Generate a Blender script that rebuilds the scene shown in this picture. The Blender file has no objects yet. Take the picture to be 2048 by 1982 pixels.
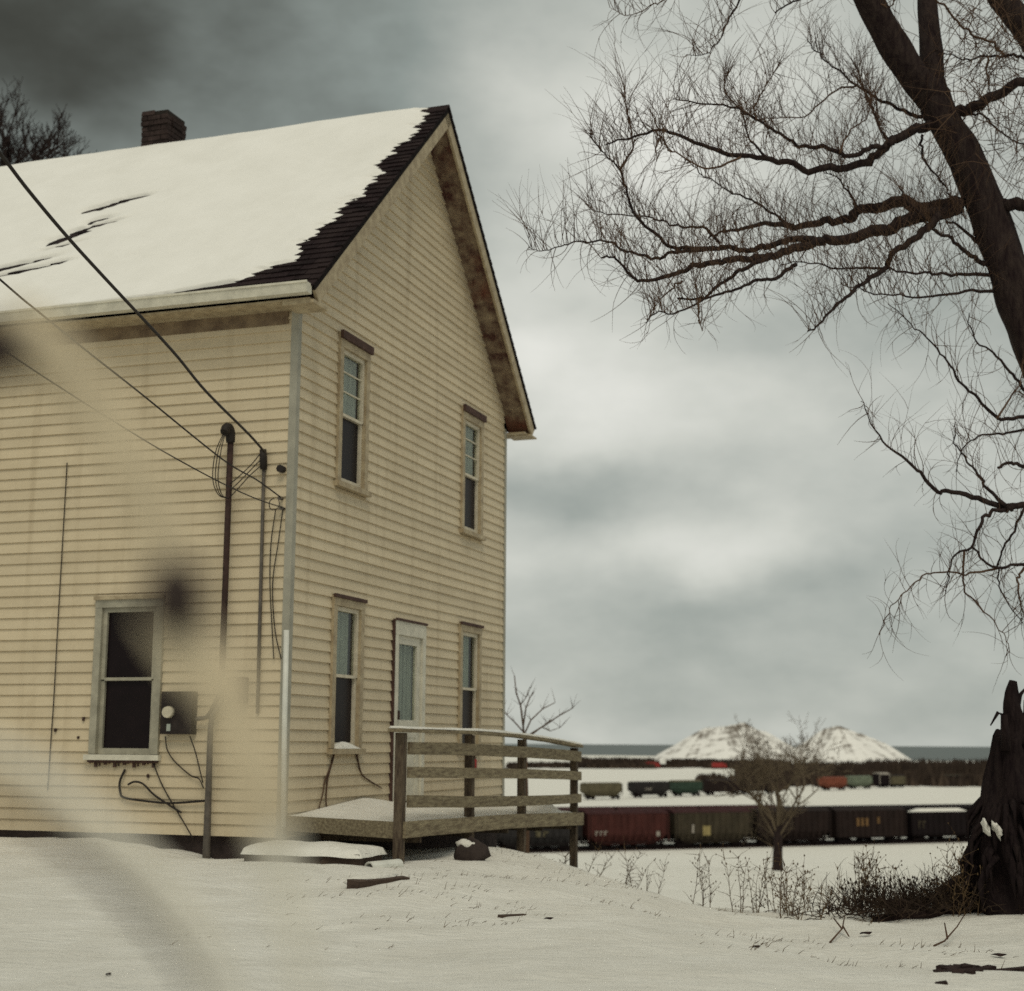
import bpy, math, random
import numpy as np
from mathutils import Vector, Matrix, noise

rnd = random.Random(7)
S = bpy.context.scene
COL = S.collection

# ------------------------------------------------------------------ camera
EYE = Vector((0.0, 0.0, 1.6))
FPX, PITCH, ROLL = 2976.6, 0.1651, 0.0063
cp_, sp_, cr_, sr_ = math.cos(PITCH), math.sin(PITCH), math.cos(ROLL), math.sin(ROLL)
FW = Vector((0, cp_, sp_))
RT = Vector((1, 0, 0)) * cr_ + Vector((0, -sp_, cp_)) * sr_
UP = Vector((0, -sp_, cp_)) * cr_ - Vector((1, 0, 0)) * sr_
cam = bpy.data.cameras.new('camera')
cam.sensor_fit = 'HORIZONTAL'; cam.sensor_width = 36.0; cam.lens = 36.0 * FPX / 2048
cam.clip_start = 0.05; cam.clip_end = 90000
cam.dof.use_dof = True; cam.dof.focus_distance = 10.5
cam.dof.aperture_fstop = (cam.lens / 1000) / 0.024
cam.dof.aperture_blades = 0
camo = bpy.data.objects.new('camera', cam); COL.objects.link(camo)
camo.matrix_world = Matrix((( RT.x, UP.x, -FW.x, EYE.x), (RT.y, UP.y, -FW.y, EYE.y), (RT.z, UP.z, -FW.z, EYE.z), (0, 0, 0, 1)))
S.camera = camo

def ray(x, y):
    return FW + RT * ((x - 1024) / FPX) - UP * ((y - 991) / FPX)
def at(x, y, Y):                       # point seen at pixel (x, y) of the photograph, Y metres ahead
    v = ray(x, y); return EYE + v * (Y / v.y)

# ------------------------------------------------------------------ world, sun, exposure
S.view_settings.view_transform = 'Standard'
S.view_settings.look = 'None'
S.view_settings.exposure = 0.0
S.view_settings.gamma = 1.0
S.view_settings.use_curve_mapping = False
S.cycles.use_denoising = False
S.cycles.max_bounces = 6
S.cycles.transparent_max_bounces = 12

SUN_EL, SUN_AZ = math.radians(54), math.radians(174)      # azimuth measured from +Y towards +X
W = bpy.data.worlds.new('World'); S.world = W; W.use_nodes = True
nt = W.node_tree; nt.nodes.clear()
def wn(t, **k):
    n = nt.nodes.new(t)
    for a, b in k.items(): setattr(n, a, b)
    return n
def wm(op, a, b=None, c=None):
    n = wn('ShaderNodeMath', operation=op)
    for i, v in enumerate((a, b, c)):
        if v is None: continue
        if isinstance(v, (int, float)): n.inputs[i].default_value = v
        else: nt.links.new(v, n.inputs[i])
    return n.outputs[0]
geo = wn('ShaderNodeTexCoord')
sep = wn('ShaderNodeSeparateXYZ'); nt.links.new(geo.outputs['Generated'], sep.inputs[0])
AZ = wm('ARCTAN2', sep.outputs[0], sep.outputs[1])
EL = wm('ARCSINE', wm('MAXIMUM', wm('MINIMUM', sep.outputs[2], 1.0), -1.0))
# stretched noise warps the cloud banks and gives them their inner texture
def wnoise(sx, sz, scale, detail, off):
    mp = wn('ShaderNodeMapping'); mp.inputs['Scale'].default_value = (sx, sx, sz); mp.inputs['Location'].default_value = off
    nt.links.new(geo.outputs['Generated'], mp.inputs[0])
    n = wn('ShaderNodeTexNoise'); n.inputs['Scale'].default_value = scale; n.inputs['Detail'].default_value = detail
    n.inputs['Roughness'].default_value = 0.5
    nt.links.new(mp.outputs[0], n.inputs['Vector'])
    return n.outputs[0]
n1 = wnoise(1, 1.3, 5.5, 5, (3.1, 0.2, 1.7))
n2 = wnoise(1, 1.4, 5.0, 5, (7.1, 4.2, 0.3))
n3 = wnoise(1, 1.9, 7.0, 6, (1.1, 8.2, 5.3))
n4 = wnoise(1, 2.0, 17.0, 5, (4.4, 2.2, 9.3))
AZw = wm('ADD', AZ, wm('MULTIPLY', wm('SUBTRACT', n1, 0.5), 0.24))
ELw = wm('ADD', EL, wm('MULTIPLY', wm('SUBTRACT', n2, 0.5), 0.13))
val = wm('ADD', wm('ADD', 0.45, wm('MULTIPLY', wm('SUBTRACT', n3, 0.5), 0.42)), wm('MULTIPLY', wm('SUBTRACT', n4, 0.5), 0.13))
def blob(px, py, rx, ry, amp):         # a cloud bank or a break in the cloud, by direction in the sky
    global val
    v = ray(px, py).normalized()
    a0, e0 = math.atan2(v.x, v.y), math.asin(v.z)
    u = wm('DIVIDE', wm('SUBTRACT', AZw, a0), rx / FPX)
    w = wm('DIVIDE', wm('SUBTRACT', ELw, e0), ry / FPX)
    g = wm('EXPONENT', wm('MULTIPLY', wm('ADD', wm('MULTIPLY', u, u), wm('MULTIPLY', w, w)), -1.0))
    val = wm('ADD', val, wm('MULTIPLY', g, amp))
SKY_BLOBS = [(-330, -250, 1200, 800, -0.43), (1250, 330, 420, 380, 0.26), (1180, 40, 500, 160, -0.02),
    (1300, 800, 420, 140, 0.24), (1080, 750, 160, 130, 0.14), (1750, 700, 300, 100, -0.10), (1150, 620, 260, 90, -0.03),
    (1130, 980, 200, 110, -0.12), (1500, 970, 260, 55, -0.10), (1350, 1090, 400, 80, 0.22), (1650, 960, 300, 70, 0.16),
    (1480, 1215, 300, 55, -0.10), (1250, 1300, 500, 60, -0.03), (1900, 1250, 350, 160, 0.02), (1400, 1440, 700, 45, 0.06)]
for b in SKY_BLOBS: blob(*b)
val = wm('SMOOTH_MAX', val, 0.045, 0.22)
ramp = wn('ShaderNodeValToRGB'); cr = ramp.color_ramp
cr.elements[0].position = 0.0; cr.elements[0].color = (0.0, 0.0, 0.0, 1)
cr.elements[1].position = 1.0; cr.elements[1].color = (1.0, 0.985, 0.92, 1)
for p, c in ((0.06, (0.056, 0.057, 0.044)), (0.3, (0.272, 0.308, 0.284)), (0.6, (0.615, 0.628, 0.57))):
    e = cr.elements.new(p); e.color = c + (1,)
nt.links.new(val, ramp.inputs[0])
sky = wn('ShaderNodeTexSky', sky_type='NISHITA', sun_disc=False)
sky.sun_elevation = SUN_EL; sky.sun_rotation = SUN_AZ
bg1 = wn('ShaderNodeBackground'); bg1.inputs[1].default_value = 0.08; nt.links.new(sky.outputs[0], bg1.inputs[0])
bg2 = wn('ShaderNodeBackground'); bg2.inputs[1].default_value = 1.0; nt.links.new(ramp.outputs[0], bg2.inputs[0])
mx = wn('ShaderNodeMixShader'); mx.inputs[0].default_value = 0.965
nt.links.new(bg1.outputs[0], mx.inputs[1]); nt.links.new(bg2.outputs[0], mx.inputs[2])
wo = wn('ShaderNodeOutputWorld'); nt.links.new(mx.outputs[0], wo.inputs[0])

sun = bpy.data.lights.new('sun', 'SUN'); sun.energy = 1.1; sun.angle = math.radians(30); sun.color = (1.0, 0.90, 0.71)
suno = bpy.data.objects.new('sun', sun); COL.objects.link(suno)
sv = Vector((math.sin(SUN_AZ) * math.cos(SUN_EL), math.cos(SUN_AZ) * math.cos(SUN_EL), math.sin(SUN_EL)))
suno.rotation_euler = sv.to_track_quat('Z', 'Y').to_euler()

# ------------------------------------------------------------------ materials
def mat(name, col, rough=0.7, spec=0.3, var=0.15, scale=6.0, bump=0.0, bscale=60.0, col2=None, obj_var=0.0, stretch=(1, 1, 1), metal=0.0, thresh=(0.35, 0.7)):
    m = bpy.data.materials.new(name); m.use_nodes = True
    t = m.node_tree; p = t.nodes['Principled BSDF']
    p.inputs['Roughness'].default_value = rough; p.inputs['Metallic'].default_value = metal
    p.inputs['Specular IOR Level'].default_value = spec
    tc = t.nodes.new('ShaderNodeTexCoord'); mp = t.nodes.new('ShaderNodeMapping'); mp.inputs['Scale'].default_value = stretch
    t.links.new(tc.outputs['Object'], mp.inputs[0])
    n = t.nodes.new('ShaderNodeTexNoise'); n.inputs['Scale'].default_value = scale; n.inputs['Detail'].default_value = 6
    n.inputs['Roughness'].default_value = 0.65
    t.links.new(mp.outputs[0], n.inputs['Vector'])
    r = t.nodes.new('ShaderNodeValToRGB')
    r.color_ramp.elements[0].position, r.color_ramp.elements[1].position = thresh
    c2 = col2 or tuple(c * (1 - var) for c in col)
    c1 = col if col2 else tuple(min(1, c * (1 + var)) for c in col)
    r.color_ramp.elements[0].color = c2 + (1,); r.color_ramp.elements[1].color = c1 + (1,)
    t.links.new(n.outputs[0], r.inputs[0])
    out = r.outputs[0]
    if obj_var:
        oi = t.nodes.new('ShaderNodeObjectInfo'); mr = t.nodes.new('ShaderNodeMapRange')
        mr.inputs[3].default_value = 1 - obj_var; mr.inputs[4].default_value = 1 + obj_var
        t.links.new(oi.outputs['Random'], mr.inputs[0])
        h = t.nodes.new('ShaderNodeHueSaturation'); t.links.new(mr.outputs[0], h.inputs['Value']); t.links.new(out, h.inputs['Color'])
        out = h.outputs[0]
    t.links.new(out, p.inputs['Base Color'])
    if bump:
        n2 = t.nodes.new('ShaderNodeTexNoise'); n2.inputs['Scale'].default_value = bscale; n2.inputs['Detail'].default_value = 5
        t.links.new(mp.outputs[0], n2.inputs['Vector'])
        b = t.nodes.new('ShaderNodeBump'); b.inputs['Strength'].default_value = bump; b.inputs['Distance'].default_value = 0.02
        t.links.new(n2.outputs[0], b.inputs['Height']); t.links.new(b.outputs[0], p.inputs['Normal'])
    return m
M = {}
M['siding'] = mat('cream_siding', (0.635, 0.540, 0.382), 0.6, 0.25, 0.10, 1.3, 0.12, 90, col2=(0.56, 0.468, 0.322), obj_var=0.05, stretch=(1, 1, 3))
M['trim'] = mat('grey_corner_trim', (0.34, 0.325, 0.265), 0.6, 0.3, 0.18, 3, 0.1, 50)
M['white'] = mat('old_white_paint', (0.62, 0.59, 0.49), 0.6, 0.3, 0.15, 7, 0.15, 60)
M['casing'] = mat('weathered_cream_casing', (0.50, 0.42, 0.28), 0.65, 0.3, 0.2, 9, 0.2, 60, col2=(0.30, 0.235, 0.15))
M['frieze'] = mat('eave_shade_frieze', (0.27, 0.20, 0.125), 0.8, 0.2, 0.2, 5, 0.2, 40, col2=(0.13, 0.09, 0.06))  # weathered brown, made darker to carry the shade under the eave
M['brownhead'] = mat('bare_brown_wood', (0.075, 0.042, 0.034), 0.8, 0.2, 0.3, 10, 0.3, 60)
M['soffit'] = mat('peeling_soffit', (0.30, 0.235, 0.16), 0.8, 0.2, 0.2, 4.5, 0.3, 30, col2=(0.07, 0.030, 0.024), thresh=(0.38, 0.66))
M['rust'] = mat('peeling_red_soffit', (0.27, 0.10, 0.055), 0.8, 0.2, 0.2, 5, 0.3, 30, col2=(0.09, 0.04, 0.03))
M['shingle'] = mat('dark_shingle', (0.020, 0.0125, 0.0135), 0.95, 0.1, 0.3, 30, 0.5, 200, obj_var=0.35)
M['deckroof'] = mat('dark_roof_felt', (0.012, 0.009, 0.009), 0.95, 0.1, 0.3, 20, 0.3, 100)
M['chimney'] = mat('sooty_brick', (0.040, 0.028, 0.026), 0.95, 0.1, 0.35, 12, 0.5, 60, obj_var=0.4)
M['mortar'] = mat('sooty_mortar', (0.03, 0.025, 0.022), 0.95, 0.1, 0.3, 12, 0.4, 60)
M['dark'] = mat('dark_interior', (0.010, 0.006, 0.007), 0.9, 0.05, 0.2, 3)
M['found'] = mat('dark_foundation_stone', (0.045, 0.034, 0.032), 0.95, 0.1, 0.4, 5, 0.6, 20)
M['blind'] = mat('grey_blind', (0.36, 0.39, 0.35), 0.8, 0.2, 0.1, 6)
M['sash'] = mat('sash_paint', (0.60, 0.54, 0.42), 0.6, 0.3, 0.15, 10, 0.1, 60)
M['storm'] = mat('grey_storm_frame', (0.34, 0.32, 0.25), 0.5, 0.3, 0.2, 7, 0.1, 60)
M['iron'] = mat('rusty_iron', (0.045, 0.024, 0.020), 0.8, 0.3, 0.4, 14, 0.3, 80)
M['pipe'] = mat('grey_conduit', (0.10, 0.085, 0.07), 0.6, 0.4, 0.3, 10, 0.1, 80)
M['pvc'] = mat('pale_downpipe', (0.66, 0.66, 0.60), 0.45, 0.4, 0.12, 5, 0.05, 60)
M['meter'] = mat('dark_meter_panel', (0.028, 0.021, 0.019), 0.7, 0.2, 0.3, 12, 0.1, 60)
M['meterglass'] = mat('pale_meter_dial', (0.55, 0.50, 0.38), 0.3, 0.5, 0.1, 20)
M['cable'] = mat('black_cable', (0.022, 0.017, 0.014), 0.7, 0.3, 0.2, 10)
M['paintedwood'] = mat('peeling_grey_wood', (0.33, 0.28, 0.18), 0.85, 0.15, 0.2, 9, 0.5, 60, col2=(0.13, 0.10, 0.065), obj_var=0.12, stretch=(4, 0.6, 4))
M['postwood'] = mat('dark_wet_wood', (0.16, 0.125, 0.085), 0.85, 0.15, 0.3, 8, 0.5, 60, col2=(0.05, 0.034, 0.026), obj_var=0.15, stretch=(3, 3, 0.6))
M['plank'] = mat('wet_dark_plank', (0.07, 0.047, 0.035), 0.8, 0.2, 0.3, 8, 0.4, 60, stretch=(3, 1, 3))
M['red'] = mat('faded_red_plastic', (0.27, 0.025, 0.022), 0.5, 0.3, 0.15, 8)
M['bark'] = mat('dark_bark', (0.050, 0.036, 0.031), 0.95, 0.1, 0.3, 7, 1.0, 22, col2=(0.018, 0.011, 0.012), stretch=(3, 3, 0.7))
M['snagwood'] = mat('rotten_dark_wood', (0.026, 0.018, 0.017), 0.95, 0.1, 0.3, 7, 1.0, 22, col2=(0.010, 0.006, 0.007), stretch=(3, 3, 0.7))
M['twig'] = mat('brown_twig', (0.125, 0.078, 0.05), 0.9, 0.1, 0.25, 3, col2=(0.07, 0.042, 0.03))
M['twig2'] = mat('tan_twig', (0.165, 0.128, 0.085), 0.9, 0.1, 0.25, 3, col2=(0.10, 0.075, 0.052))
M['weed'] = mat('dry_weed', (0.17, 0.115, 0.06), 0.9, 0.1, 0.3, 9, col2=(0.075, 0.048, 0.03))
M['brush'] = mat('dark_dead_brush', (0.085, 0.060, 0.042), 0.95, 0.05, 0.3, 9, col2=(0.015, 0.010, 0.010))
M['litter'] = mat('dark_bark_litter', (0.035, 0.022, 0.020), 0.95, 0.1, 0.4, 15, 0.8, 40)
M['scrub'] = mat('far_bare_scrub', (0.085, 0.062, 0.046), 0.95, 0.05, 0.3, 0.15, col2=(0.035, 0.026, 0.022))
M['coal'] = mat('dark_pile_gravel', (0.09, 0.08, 0.07), 0.95, 0.1, 0.3, 0.3)
M['black'] = mat('black_running_gear', (0.012, 0.008, 0.008), 0.9, 0.1, 0.3, 1)
M['paleleaf'] = mat('pale_dead_leaf', (0.62, 0.53, 0.375), 0.9, 0.1, 0.15, 25)
M['greystalk'] = mat('grey_dry_stalk', (0.74, 0.71, 0.62), 0.9, 0.1, 0.15, 25)
M['rock'] = mat('dark_stone', (0.05, 0.038, 0.034), 0.9, 0.1, 0.3, 7, 0.5, 20)

def tint(m, c, scale, lo, hi, off, st=(1, 1, 1)):
    t = m.node_tree; p = t.nodes['Principled BSDF']; src = p.inputs['Base Color'].links[0].from_socket
    tc = t.nodes.new('ShaderNodeTexCoord'); mp = t.nodes.new('ShaderNodeMapping'); mp.inputs['Location'].default_value = off; mp.inputs['Scale'].default_value = st
    n = t.nodes.new('ShaderNodeTexNoise'); n.inputs['Scale'].default_value = scale; n.inputs['Detail'].default_value = 5
    r = t.nodes.new('ShaderNodeMapRange'); r.inputs[1].default_value = lo; r.inputs[2].default_value = hi
    x = t.nodes.new('ShaderNodeMix'); x.data_type = 'RGBA'; x.inputs['B'].default_value = c + (1,)
    t.links.new(tc.outputs['Object'], mp.inputs[0]); t.links.new(mp.outputs[0], n.inputs['Vector']); t.links.new(n.outputs[0], r.inputs[0])
    t.links.new(r.outputs[0], x.inputs['Factor']); t.links.new(src, x.inputs['A']); t.links.new(x.outputs['Result'], p.inputs['Base Color'])
tint(M['soffit'], (0.20, 0.075, 0.045), 1.1, 0.50, 0.66, (2.0, 1.0, 0.4))
tint(M['siding'], (0.40, 0.32, 0.205), 1.0, 0.52, 0.95, (3, 1, 0), (7, 7, .35))
tint(M['shingle'], (0.030, 0.020, 0.020), 3.0, 0.45, 0.6, (0, 0, 0))
def snow_mat():
    m = bpy.data.materials.new('snow'); m.use_nodes = True
    t = m.node_tree; p = t.nodes['Principled BSDF']
    p.inputs['Roughness'].default_value = 0.75; p.inputs['Specular IOR Level'].default_value = 0.15
    tc = t.nodes.new('ShaderNodeTexCoord')
    n = t.nodes.new('ShaderNodeTexNoise'); n.inputs['Scale'].default_value = 1.7; n.inputs['Detail'].default_value = 8; n.inputs['Roughness'].default_value = 0.7
    t.links.new(tc.outputs['Object'], n.inputs['Vector'])
    r = t.nodes.new('ShaderNodeValToRGB'); r.color_ramp.elements[0].color = (0.73, 0.705, 0.635, 1); r.color_ramp.elements[1].color = (0.86, 0.84, 0.775, 1)
    r.color_ramp.elements[0].position = 0.3; r.color_ramp.elements[1].position = 0.65
    t.links.new(n.outputs[0], r.inputs[0]); t.links.new(r.outputs[0], p.inputs['Base Color'])
    mp = t.nodes.new('ShaderNodeMapping'); mp.inputs['Scale'].default_value = (1, 3.0, 1); mp.inputs['Rotation'].default_value = (0, 0, 0.6)
    t.links.new(tc.outputs['Object'], mp.inputs[0])
    n2 = t.nodes.new('ShaderNodeTexNoise'); n2.inputs['Scale'].default_value = 5; n2.inputs['Detail'].default_value = 8; n2.inputs['Roughness'].default_value = 0.65
    t.links.new(mp.outputs[0], n2.inputs['Vector'])
    b = t.nodes.new('ShaderNodeBump'); b.inputs['Strength'].default_value = 0.8; b.inputs['Distance'].default_value = 0.07
    t.links.new(n2.outputs[0], b.inputs['Height']); t.links.new(b.outputs[0], p.inputs['Normal'])
    return m
M['snow'] = snow_mat()
def glass_mat():
    m = bpy.data.materials.new('old_window_glass'); m.use_nodes = True
    t = m.node_tree; t.nodes.remove(t.nodes['Principled BSDF']); o = t.nodes['Material Output']
    a = t.nodes.new('ShaderNodeBsdfTransparent'); a.inputs[0].default_value = (0.86, 0.88, 0.85, 1)
    g = t.nodes.new('ShaderNodeBsdfGlossy'); g.inputs['Roughness'].default_value = 0.12
    f = t.nodes.new('ShaderNodeFresnel'); f.inputs[0].default_value = 1.33
    x = t.nodes.new('ShaderNodeMixShader'); h = t.nodes.new('ShaderNodeMath'); h.operation = 'MULTIPLY'; h.inputs[1].default_value = 0.12; t.links.new(f.outputs[0], h.inputs[0]); t.links.new(h.outputs[0], x.inputs[0])
    t.links.new(a.outputs[0], x.inputs[1]); t.links.new(g.outputs[0], x.inputs[2]); t.links.new(x.outputs[0], o.inputs[0])
    return m
M['glass'] = glass_mat()
M['darkglass'] = mat('dark_window_glass', (0.010, 0.006, 0.007), 0.35, 0.12, 0.2, 3)
M['smoothsnow'] = M['snow'].copy(); M['smoothsnow'].name = 'smooth_snow'
for q in M['smoothsnow'].node_tree.nodes:
    if q.type == 'BUMP': q.inputs['Strength'].default_value = 0.10
    if q.type == 'VALTORGB': q.color_ramp.elements[0].color = (0.80, 0.785, 0.735, 1); q.color_ramp.elements[1].color = (0.87, 0.855, 0.81, 1)

# ------------------------------------------------------------------ mesh helpers
class MB:
    def __init__(s): s.v, s.f, s.sm = [], [], []
    def quad(s, *p):
        k = len(s.v); s.v += [tuple(q) for q in p]; s.f.append(tuple(range(k, k + len(p)))); s.sm.append(False)
    def hexa(s, p):        # 8 corners: bottom 0-3, top 4-7
        k = len(s.v); s.v += [tuple(q) for q in p]
        for f in ((3, 2, 1, 0), (4, 5, 6, 7), (0, 1, 5, 4), (1, 2, 6, 5), (2, 3, 7, 6), (3, 0, 4, 7)):
            s.f.append(tuple(k + i for i in f)); s.sm.append(False)
    def box(s, x0, x1, y0, y1, z0, z1):
        s.hexa([(x0, y0, z0), (x1, y0, z0), (x1, y1, z0), (x0, y1, z0), (x0, y0, z1), (x1, y0, z1), (x1, y1, z1), (x0, y1, z1)])
    def bar(s, a, b, w, h, up=(0, 0, 1)):
        a, b = Vector(a), Vector(b); d = (b - a).normalized(); sd = d.cross(Vector(up)).normalized(); u = sd.cross(d)
        p = []
        for e in (a, b):
            p += [e - sd * w / 2 - u * h / 2, e + sd * w / 2 - u * h / 2, e + sd * w / 2 + u * h / 2, e - sd * w / 2 + u * h / 2]
        s.hexa(p)
    def tube(s, pts, rad, n=6, cap=True):
        pts = [Vector(p) for p in pts]; m = len(pts)
        if not hasattr(rad, '__len__'): rad = [rad] * m
        k = len(s.v); ref = None
        for i, p in enumerate(pts):
            d = (pts[min(i + 1, m - 1)] - pts[max(i - 1, 0)])
            d = d.normalized() if d.length > 1e-9 else Vector((0, 0, 1))
            if ref is None: ref = Vector((0, 0, 1)) if abs(d.z) < 0.9 else Vector((1, 0, 0))
            a = d.cross(ref).normalized(); ref = a.cross(d); b = ref
            for j in range(n):
                t = 2 * math.pi * j / n
                s.v.append(tuple(p + (a * math.cos(t) + b * math.sin(t)) * rad[i]))
        for i in range(m - 1):
            for j in range(n):
                s.f.append((k + i * n + j, k + i * n + (j + 1) % n, k + (i + 1) * n + (j + 1) % n, k + (i + 1) * n + j)); s.sm.append(True)
        if cap:
            s.f.append(tuple(k + j for j in range(n))[::-1]); s.f.append(tuple(k + (m - 1) * n + j for j in range(n))); s.sm += [False, False]
    def lump(s, c, r, seed=0, n=8, amp=0.25):
        c = Vector(c); k = len(s.v); rows = n // 2 + 1
        for i in range(rows):
            th = math.pi * i / (rows - 1)
            for j in range(n):
                ph = 2 * math.pi * j / n
                d = Vector((math.sin(th) * math.cos(ph), math.sin(th) * math.sin(ph), math.cos(th)))
                q = 1 + amp * noise.noise(d * 1.7 + Vector((seed * 3.7, seed * 1.3, 0)))
                s.v.append((c.x + d.x * r[0] * q, c.y + d.y * r[1] * q, c.z + d.z * r[2] * q))
        for i in range(rows - 1):
            for j in range(n):
                s.f.append((k + i * n + j, k + (i + 1) * n + j, k + (i + 1) * n + (j + 1) % n, k + i * n + (j + 1) % n)); s.sm.append(True)
    def mesh(s, name, m):
        me = bpy.data.meshes.new(name); me.from_pydata(s.v, [], s.f)
        me.polygons.foreach_set('use_smooth', s.sm); me.materials.append(M[m] if isinstance(m, str) else m); me.update()
        return me
    def build(s, name, m, parent=None, **tags):
        o = bpy.data.objects.new(name, s.mesh(name, m)); COL.objects.link(o)
        if parent: o.parent = parent
        for k, v in tags.items(): o[k] = v
        return o
def tag(o, label, cat, group=None, kind=None):
    o['label'] = label; o['category'] = cat
    if group: o['group'] = group
    if kind: o['kind'] = kind
    return o
def thing(name, label, cat, loc=(0, 0, 0), rz=0.0, group=None):
    o = bpy.data.objects.new(name, None); COL.objects.link(o); o.empty_display_size = 0.1
    o.location = loc; o.rotation_euler = (0, 0, rz)
    return tag(o, label, cat, group)
def spline(pts, sub=4):
    """Catmull-Rom resample of (x, y, z, r) tuples"""
    P = [np.array(p, float) for p in pts]; P = [2 * P[0] - P[1]] + P + [2 * P[-1] - P[-2]]; o = []
    for i in range(1, len(P) - 2):
        a, b, c, d = P[i - 1:i + 3]
        for k in range(sub):
            t = k / sub
            o.append(0.5 * (2 * b + (c - a) * t + (2 * a - 5 * b + 4 * c - d) * t * t + (3 * b - a - 3 * c + d) * t ** 3))
    o.append(P[-2])
    return o
# ------------------------------------------------------------------ ground, field, lake
TH, CX, CY = 0.3299, -2.1949, 14.6503
Uv = Vector((math.sin(TH), math.cos(TH), 0)); Nv = Vector((math.cos(TH), -math.sin(TH), 0))
def hw(n, t, zc): return Vector((CX, CY, 1.6)) + Uv * t + Nv * n + Vector((0, 0, zc))   # house frame -> world
CTRL = np.array([(-2.19, 14.65, -1.08), (-3.57, 15.12, -1.03), (-4.37, 15.4, -0.99), (-5.2, 15.69, -1.0), (-7.9, 16.6, -.98),
    (-1.0, 14.29, -1.14), (-.39, 16.07, -1.10), (.17, 17.71, -1.345), (.86, 19.65, -1.68), (1.39, 18.5, -1.71), (1.93, 16.8, -1.75),
    (2.33, 15.8, -1.71), (2.92, 15.3, -1.67), (3.42, 14.6, -1.6), (4.16, 14.5, -1.47), (5.5, 14.5, -1.4), (7, 14, -1.35),
    (0, 7, -1.1), (-2.3, 7, -1.1), (2.4, 7.2, -1.18), (-1.1, 12, -1.12), (0, 9.5, -1.15), (0, 11, -1.22), (2.6, 12.3, -1.5),
    (3.2, 10.2, -1.4), (0, 3, -1.1), (0, 0, -1.15), (-6, 10, -1.04), (8, 8, -1.3), (-10, 14, -1), (0, -20, -1.2), (-20, 0, -1.1),
    (20, 0, -1.3), (-.36, 14.87, -1.12), (.3, 14.5, -1.27), (-3, 12.5, -1.08), (-1.5, 13.2, -1.08)])
CREST_X = [-30, -3, -0.5, 0.18, .88, 1.39, 1.93, 2.33, 2.92, 3.42, 4.2, 6, 10, 30]
CREST_Y = [30, 24, 19.2, 18.5, 20.0, 18.9, 17.2, 16.2, 15.7, 15.0, 15.0, 15.0, 15.5, 18]
FAR_Y = [10, 18, 28, 60, 100, 140, 187, 191, 3000]
FAR_Z = [-2.2, -2.7, -3.4, -4.8, -7.6, -10.4, -13.45, -13.6, -13.6]
def gz_arr(x, y):
    num = np.zeros_like(x); den = np.zeros_like(x)
    for cx, cy, cz in CTRL:
        w = 1.0 / ((x - cx) ** 2 + (y - cy) ** 2 + 0.15) ** 2
        num += w * cz; den += w
    yard = num / den - 0.085 * np.exp(-((x + 2.9) ** 2 + (y - 14.85) ** 2) / 0.2)
    yc = np.interp(x, CREST_X, CREST_Y)
    k = np.clip((y - yc + 0.2) / 3.2, 0, 1); k = k * k * (3 - 2 * k)
    far = np.interp(y, FAR_Y, FAR_Z) + np.clip(y - 20, 0, 40) / 40 * 0.25 * np.sin(x * .25 + 1) * np.sin(y * .11)*np.clip((170-y)/60,0,1)
    return yard * (1 - k) + far * k + 1.6
def gz(x, y): return float(gz_arr(np.array([float(x)]), np.array([float(y)]))[0])
def axis(lo, hi, d0, dense, g):
    a = [dense[0]]
    while a[-1] < dense[1]: a.append(a[-1] + d0)
    d = d0
    while a[-1] < hi: d *= g; a.append(a[-1] + d)
    b = []; d = d0; q = dense[0]
    while q > lo: d *= g; q -= d; b.append(q)
    return np.array(b[::-1] + a)
gx = axis(-2600, 2600, 0.11, (-6.5, 6.5), 1.14); gy = axis(-60, 2500, 0.11, (5.5, 21.0), 1.10)
X, Yg = np.meshgrid(gx, gy); Zg = gz_arr(X.ravel(), Yg.ravel()).reshape(X.shape)
near = np.exp(-((X / 14) ** 2 + ((Yg - 12) / 14) ** 2))
for i in range(X.shape[0]):
    for j in range(X.shape[1]):
        if near[i, j] > 0.05:
            x, y = X[i, j], Yg[i, j]
            # wind-combed ripples, hummocks and footfalls
            q = Vector((x * .55 + y * .35, y * .55 - x * .3, 0))
            h = 0.045 * noise.noise(Vector((x * 1.1, y * 0.8, 3))) + 0.032 * noise.noise(Vector((q.x * 1.4, q.y * 5.5, 1))) + 0.008 * noise.noise(Vector((q.x * 3.5, q.y * 9, 4))) + 0.012 * noise.noise(Vector((x * 6, y * 5, 7)))
            Zg[i, j] += h * near[i, j]
nr, nc = X.shape
verts = np.stack([X.ravel(), Yg.ravel(), Zg.ravel()], 1)
idx = np.arange(nr * nc).reshape(nr, nc)
faces = np.stack([idx[:-1, :-1].ravel(), idx[:-1, 1:].ravel(), idx[1:, 1:].ravel(), idx[1:, :-1].ravel()], 1)
me = bpy.data.meshes.new('ground'); me.from_pydata(verts.tolist(), [], faces.tolist())
me.polygons.foreach_set('use_smooth', [True] * len(faces)); me.materials.append(M['snow'])
o = bpy.data.objects.new('snowy_ground', me); COL.objects.link(o); o['kind'] = 'structure'
def gsurf(x, y):
    h = 0.045 * noise.noise(Vector((x * 1.1, y * 0.8, 3)))
    return gz(x, y) + h * math.exp(-((x / 14) ** 2 + ((y - 12) / 14) ** 2))

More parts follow.
